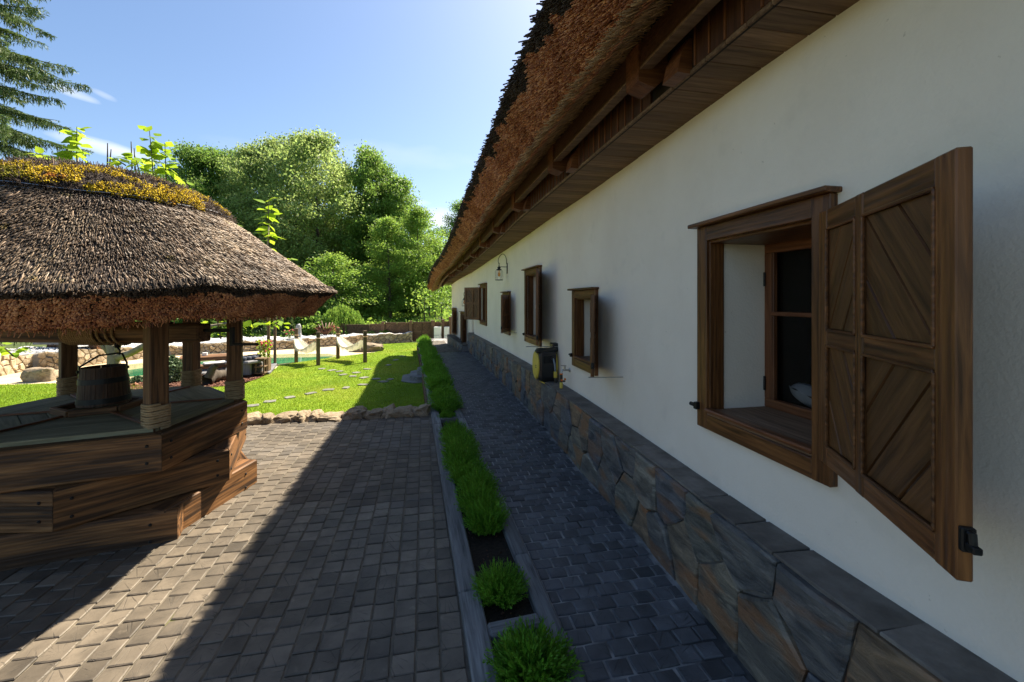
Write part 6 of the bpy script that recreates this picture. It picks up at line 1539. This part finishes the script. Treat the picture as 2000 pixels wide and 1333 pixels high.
# shrubs
def shrub(px,s,ytop,wpx,mat,lab,n=2600,lsz=.09,shape='ball',zb=None,cat='shrub',name='garden_shrub'):
    b=onray(px,s); z=(LZ+.45 if zb is None else zb); h=H+(586-ytop)/FPX*s*H-z; w_=wpx/FPX*s*H; t=thing(name,lab,cat,(b.x,b.y,z)); ps=[]
    for _ in range(n):
        u=R.random(); a=R.uniform(0,6.28)
        if shape=='ball': rad=w_*math.sqrt(max(0,1-(2*u-.9)**2)); 
        elif shape=='cone': rad=w_*(1-u)**.9*(1+.25*math.sin(u*34))
        else: rad=w_*(1-u**2.2)
        q=R.random()**.35; lump=.8+.35*mnoise.noise(Vector((math.cos(a)*1.5,math.sin(a)*1.5,u*3+px)))
        ps.append((b.x+math.cos(a)*rad*q*lump,b.y+math.sin(a)*rad*q*lump,z+h*u))
    if shape=='weep':
        # hanging strands
        k=160; d=[];pp_=[]
        for i in range(k):
            a=R.uniform(0,6.28); r_=w_*R.random()**.5; top_=z+h*(1-.35*(r_/w_)**2)*R.uniform(.85,1.0); L=h*R.uniform(.3,.75)
            for j in range(34): u=j/34; pp_.append((b.x+math.cos(a)*r_*(1+.25*u)+R.gauss(0,.03),b.y+math.sin(a)*r_*(1+.25*u)+R.gauss(0,.03),max(z+.03,top_-L*u)))
        ps=pp_
        n=len(ps); d=np.tile([[0,0,-1.]],(n,1))+NR.normal(size=(n,3))*.25; V,F=mass(LEAFT[0],LEAFT[1],bases(np.array(ps),d,np.c_[np.full(n,.16),np.full(n,.05),np.full(n,.05)])); link('foliage',mesh_np('foliage',V,F,mat),None,t)
    else: link('foliage',leaves_mesh('foliage',ps,lsz,mat,elong=1.2),None,t)
    m=MB().tube([(b.x,b.y,z-.1),(b.x,b.y,z+h*.7)],[.05,.02],6)
    for k in range(7):
        a=k*.9; m.tube([(b.x,b.y,z+h*.1),(b.x+math.cos(a)*w_*.6,b.y+math.sin(a)*w_*.6,z+h*.55)],[.025,.008],4,False)
    m.build('stems',M['bark'],t); return t
ZG=LZ+.42
shrub(545,12.6,622,13,M['blue_conifer'],'small dark conical spruce on the gravel terrace, left of the pair',2600,.10,'cone',ZG)
shrub(563,12.2,612,16,M['spruce'],'small conical spruce behind the back left hammock post',3000,.10,'cone',ZG)
shrub(510,12.8,625,15,M['spruce'],'dark conical conifer behind the terrace poles',2600,.10,'cone',ZG)
shrub(602,14,600,30,M['forest'],'dark broad shrub behind the standing stone',3000,.14,'ball',ZG)
shrub(608,12.8,634,18,M['forest_light'],'yellow-green low shrub beside the standing stone',1800,.09,'ball',ZG)
shrub(668,13.2,592,34,M['forest_light'],'weeping shrub with hanging yellow-green branches behind the hammocks',2600,.09,'weep',ZG,name='weeping_shrub')
shrub(640,15,585,38,M['forest'],'large dark shrub left of the weeping shrub',4000,.16,'ball',ZG)
shrub(704,13.2,632,22,M['forest'],'round flowering green bush right of the weeping shrub',2600,.10,'ball',ZG)
shrub(752,12.35,645,11,M['forest_light'],'small yellow-green bush against the fence',900,.07,'ball',ZG-.1)
shrub(726,12.3,648,9,M['forest_grey'],'tiny pale bush on the stone wall before the fence',700,.06,'ball',ZG-.1)
shrub(500,14.5,590,45,M['forest'],'dark shrub mass right of the right well post',4000,.16,'ball',ZG)
shrub(400,14.5,600,60,M['forest'],'dark shrub mass behind the back right well post',4000,.16,'ball',ZG)
shrub(260,14,630,60,M['forest'],'dark shrub mass seen behind the bucket',4000,.16,'ball',ZG)
shrub(100,14,640,80,M['forest'],'dark shrub mass behind the slate platform',4000,.16,'ball',ZG)
shrub(508,11.8,659,5,M['forest_light'],'tiny yellow-green tuft on the white gravel',400,.05,'ball',ZG-.05)
shrub(176,9.5,674,8,M['forest_light'],'small bright green tuft on top of the stone wall behind the bucket',700,.05,'ball',None)
shrub(336,6.2,697,24,M['blue_conifer'],'pale blue-green trailing juniper beside the front well post',3000,.05,'ball',LZ)
shrub(270,6.2,738,16,M['blue_conifer'],'low creeping juniper behind the bucket',1500,.05,'ball',LZ)
# red twiggy root on the gravel
b=wallback(648,1.0); t=thing('bare_root','reddish brown bare spreading root on the gravel between the hammock pairs','root',b); m=MB()
for k in range(9):
    a=-1.2+2.4*k/8; m.tube([b,b+Vector((math.sin(a)*.25,R.uniform(-.1,.1),.18)),b+Vector((math.sin(a)*.55,R.uniform(-.2,.2),.25+.45*math.cos(a)*R.uniform(.7,1.1)))],[.06,.045,.02],6)
m.build('prongs',M['rafter'],t,True)
for px,yy in ((566,.7),(652,1.2),(668,1.0)): flowers(wallback(px+5,yy),.45,.14,90,10,'small pink flowering plant on the gravel terrace near column %s'%('of the back left post' if px<600 else ('of the bare root' if px<660 else 'of the back right post')),'forest')
# meadow undergrowth behind the fence (one mass)
ps=[]
for _ in range(26000):
    px=R.uniform(300,1000); s=R.uniform(13.5,24); b=onray(px,s); ps.append((b.x,b.y,gz(b.x,b.y)+R.random()**1.5*1.0*(.6+mnoise.noise(Vector((b.x*.4,b.y*.4,0))))))
link('meadow_undergrowth',leaves_mesh('meadow_undergrowth',ps,.2,M['forest_light']),kind='stuff')
ps=[]
for _ in range(34000):
    px=R.uniform(200,860); s=R.uniform(22,30); b=onray(px,s); hh=(3.2 if px<790 else 1.2); ps.append((b.x,b.y,gz(b.x,b.y)+R.random()*hh*(.9+.6*mnoise.noise(Vector((b.x*.25,b.y*.25,0))))))
link('forest_undergrowth',leaves_mesh('forest_undergrowth',ps,.3,M['forest']),kind='stuff')
# ---- spruce at the far left
def spruce():
    b=onray(-75,9.2); z=LZ; h=26; t=thing('spruce_tree','tall dark spruce with drooping branches at the left edge of the sky','tree',(b.x,b.y,z))
    m=MB().tube([(b.x,b.y,z-.2),(b.x+.05,b.y,z+h*.5),(b.x,b.y,z+h)],[.26,.16,.02],10); pos=[];dr=[];sc=[]
    nb=210
    for i in range(nb):
        u=.05+.93*i/nb; zz=z+h*u; L=4.9*(1-u)**.7*(1 if i%3 else .72)*R.uniform(.75,1.12); a=i*2.399+R.gauss(0,.2); ca,sa=math.cos(a),math.sin(a)
        pts=[]; 
        for k in range(9):
            q=k/8; pts.append(Vector((b.x+ca*L*q,b.y+sa*L*q,zz-.55*L*q*.55+.22*L*q*q*.8)))
        m.tube(pts,[.035*(1-.8*k/8)+.004 for k in range(9)],4,False)
        # side twigs with needles and hanging curtains
        nt_=int(L*30) if u<.7 else int(L*6)
        for j in range(nt_):
            q=R.uniform(.12,1.0); k=min(int(q*8),7); p=pts[k].lerp(pts[k+1],q*8-k); tl_=(1.02-q)*.9*L*.32+.22; sd=R.choice((-1,1)); 
            d=Vector((ca*.75-sa*sd*.8,sa*.75+ca*sd*.8,-.25+R.gauss(0,.12))).normalized(); 
            nn=int(tl_*17)
            for r_ in range(nn):
                w_=r_/nn; c=p+d*tl_*w_+Vector((0,0,-.22*w_*w_*tl_)); 
                pos.append(tuple(c)); dv=d+Vector((R.gauss(0,.35),R.gauss(0,.35),R.gauss(0,.25)-.15)); dr.append(tuple(dv)); sc.append((.15,.045,.045))
                if R.random()<.42: pos.append(tuple(c)); dr.append((R.gauss(0,.2),R.gauss(0,.2),-1)); sc.append((R.uniform(.14,.34),.04,.04))
    m.build('trunk',M['bark'],t); n=len(pos); V,F=mass(LEAFT[0],LEAFT[1],bases(np.array(pos),np.array(dr),np.array(sc))); link('crown',mesh_np('crown',V,F,M['spruce']),None,t); return n
print('spruce leaves',spruce())
# ---- catalpa behind the well with big leaves
def heart_mesh():
    pts=[(0,0),(.10,.22),(.32,.40),(.55,.36),(.8,.17),(1.05,0)]; m=MB(); 
    top=[(x,y,.10*y-.06*x*x) for x,y in pts]; bot=[(x,-y,.10*y-.06*x*x) for x,y in pts[1:-1]]; mid=[(x,0,-.06*x*x-.0) for x,_ in pts[1:-1]]
    m.v=top+mid+bot; # 0..5, mid 6..9, bot 10..13
    m.f=[[0,6,1],[1,6,7,2],[2,7,8,3],[3,8,9,4],[4,9,5],[0,10,6],[10,11,7,6],[11,12,8,7],[12,13,9,8],[13,5,9]]; me=m.mesh('leaf',M['catalpa'],True); return me
HL=heart_mesh()
sC=4.35; b=onray(222,sC)+Vector((0,0,LZ))
cat=thing('catalpa_tree','pollarded pale-barked tree with large bright heart-shaped leaves behind the well','tree',b); m=MB()
fork=b+Vector((0,0,1.0-.0)); 
mainpts=[b,PD(222,712,sC),PD(222,690,sC),PD(212,660,sC),PD(205,560,sC),PD(200,420,sC)]
mainpts[0]=b; m.tube(mainpts,[.12,.10,.09,.075,.06,.04],10)
m.tube([PD(225,700,sC),PD(255,690,sC),PD(290,672,sC*.97),PD(330,655,sC*.95),PD(400,640,sC*.92),PD(470,628,sC*.92)],[.07,.06,.055,.045,.035,.015],8)
m.tube([PD(222,700,sC),PD(232,672,sC),PD(240,640,sC),PD(270,560,sC),PD(300,430,sC),PD(305,330,sC)],[.06,.05,.045,.04,.03,.015],8)
m.tube([PD(220,698,sC),PD(200,672,sC),PD(188,650,sC),PD(150,560,sC),PD(150,400,sC),PD(152,300,sC)],[.05,.045,.04,.03,.025,.012],8)
m.tube([PD(330,655,sC*.95),PD(430,600,sC*.95),PD(520,520,sC*.95),PD(525,440,sC*.95)],[.04,.03,.02,.01],8)
m.build('trunk',M['bark_pale'],cat,True)
shoots=[((150,325),(150,248),12,.17),((98,318),(78,300),6,.15),((240,320),(222,308),4,.13),((300,350),(292,256),14,.17),((325,360),(322,280),12,.16),((272,335),(262,300),7,.15),((350,372),(372,362),4,.13),((526,500),(524,388),16,.16),((540,505),(572,508),4,.14),((452,440),(448,432),2,.1),((480,628),(470,640),7,.17),((520,630),(505,636),8,.17),((545,625),(545,640),6,.16),((455,645),(468,630),6,.15),((20,690),(0,672),5,.2),((50,680),(25,684),5,.19),((395,640),(385,625),4,.15),((430,655),(425,630),5,.14)]
sh_=MB()
for (p0,p1,n_,sz) in shoots:
    s_=sC*R.uniform(.94,1.0)*(1 if p0[1]<560 else .93); A=PD(*p0,s_);B=PD(*p1,s_); sh_.tube([A-(B-A)*.3,A,B],[.012,.011,.005],5,False)
    n_=int(n_*(1.6 if p0[1]>600 else 2.1))
    for i in range(n_):
        q=i/max(1,n_-1); c=A.lerp(B,q)+Vector((R.gauss(0,.03),R.gauss(0,.03),0)); a=R.uniform(0,6.3); el=R.uniform(-.75,.25)+(.4 if q>.9 else 0); sz_=sz*(.62 if p0[1]>600 else 1.08); d=Vector((math.cos(a)*math.cos(el),math.sin(a)*math.cos(el),math.sin(el)))
        up=(Vector((0,0,1))+Vector((R.gauss(0,.3),R.gauss(0,.3),0))); y_=up.cross(d).normalized(); z_=d.cross(y_); s=sz_*R.uniform(.8,1.2)*1.35*(1-.3*q); mw=Matrix(((d.x*s,y_.x*s,z_.x*s,c.x+d.x*.03),(d.y*s,y_.y*s,z_.y*s,c.y+d.y*.03),(d.z*s,y_.z*s,z_.z*s,c.z),(0,0,0,1)))
        link('leaf',HL,None,cat,mw)
sh_.build('shoots',M['bark'],cat,kind='stuff')
# dead stubs beyond the roof cap
dd=MB()
for (a,b_) in (((210,325),(210,280)),((214,325),(217,292)),((133,325),(132,288)),((258,330),(256,277)),((264,335),(262,290))): dd.tube([PD(*a,sC),PD(*b_,sC)],[.014,.007],5)
dd.build('dead_twigs',M['bark'],cat,kind='stuff')
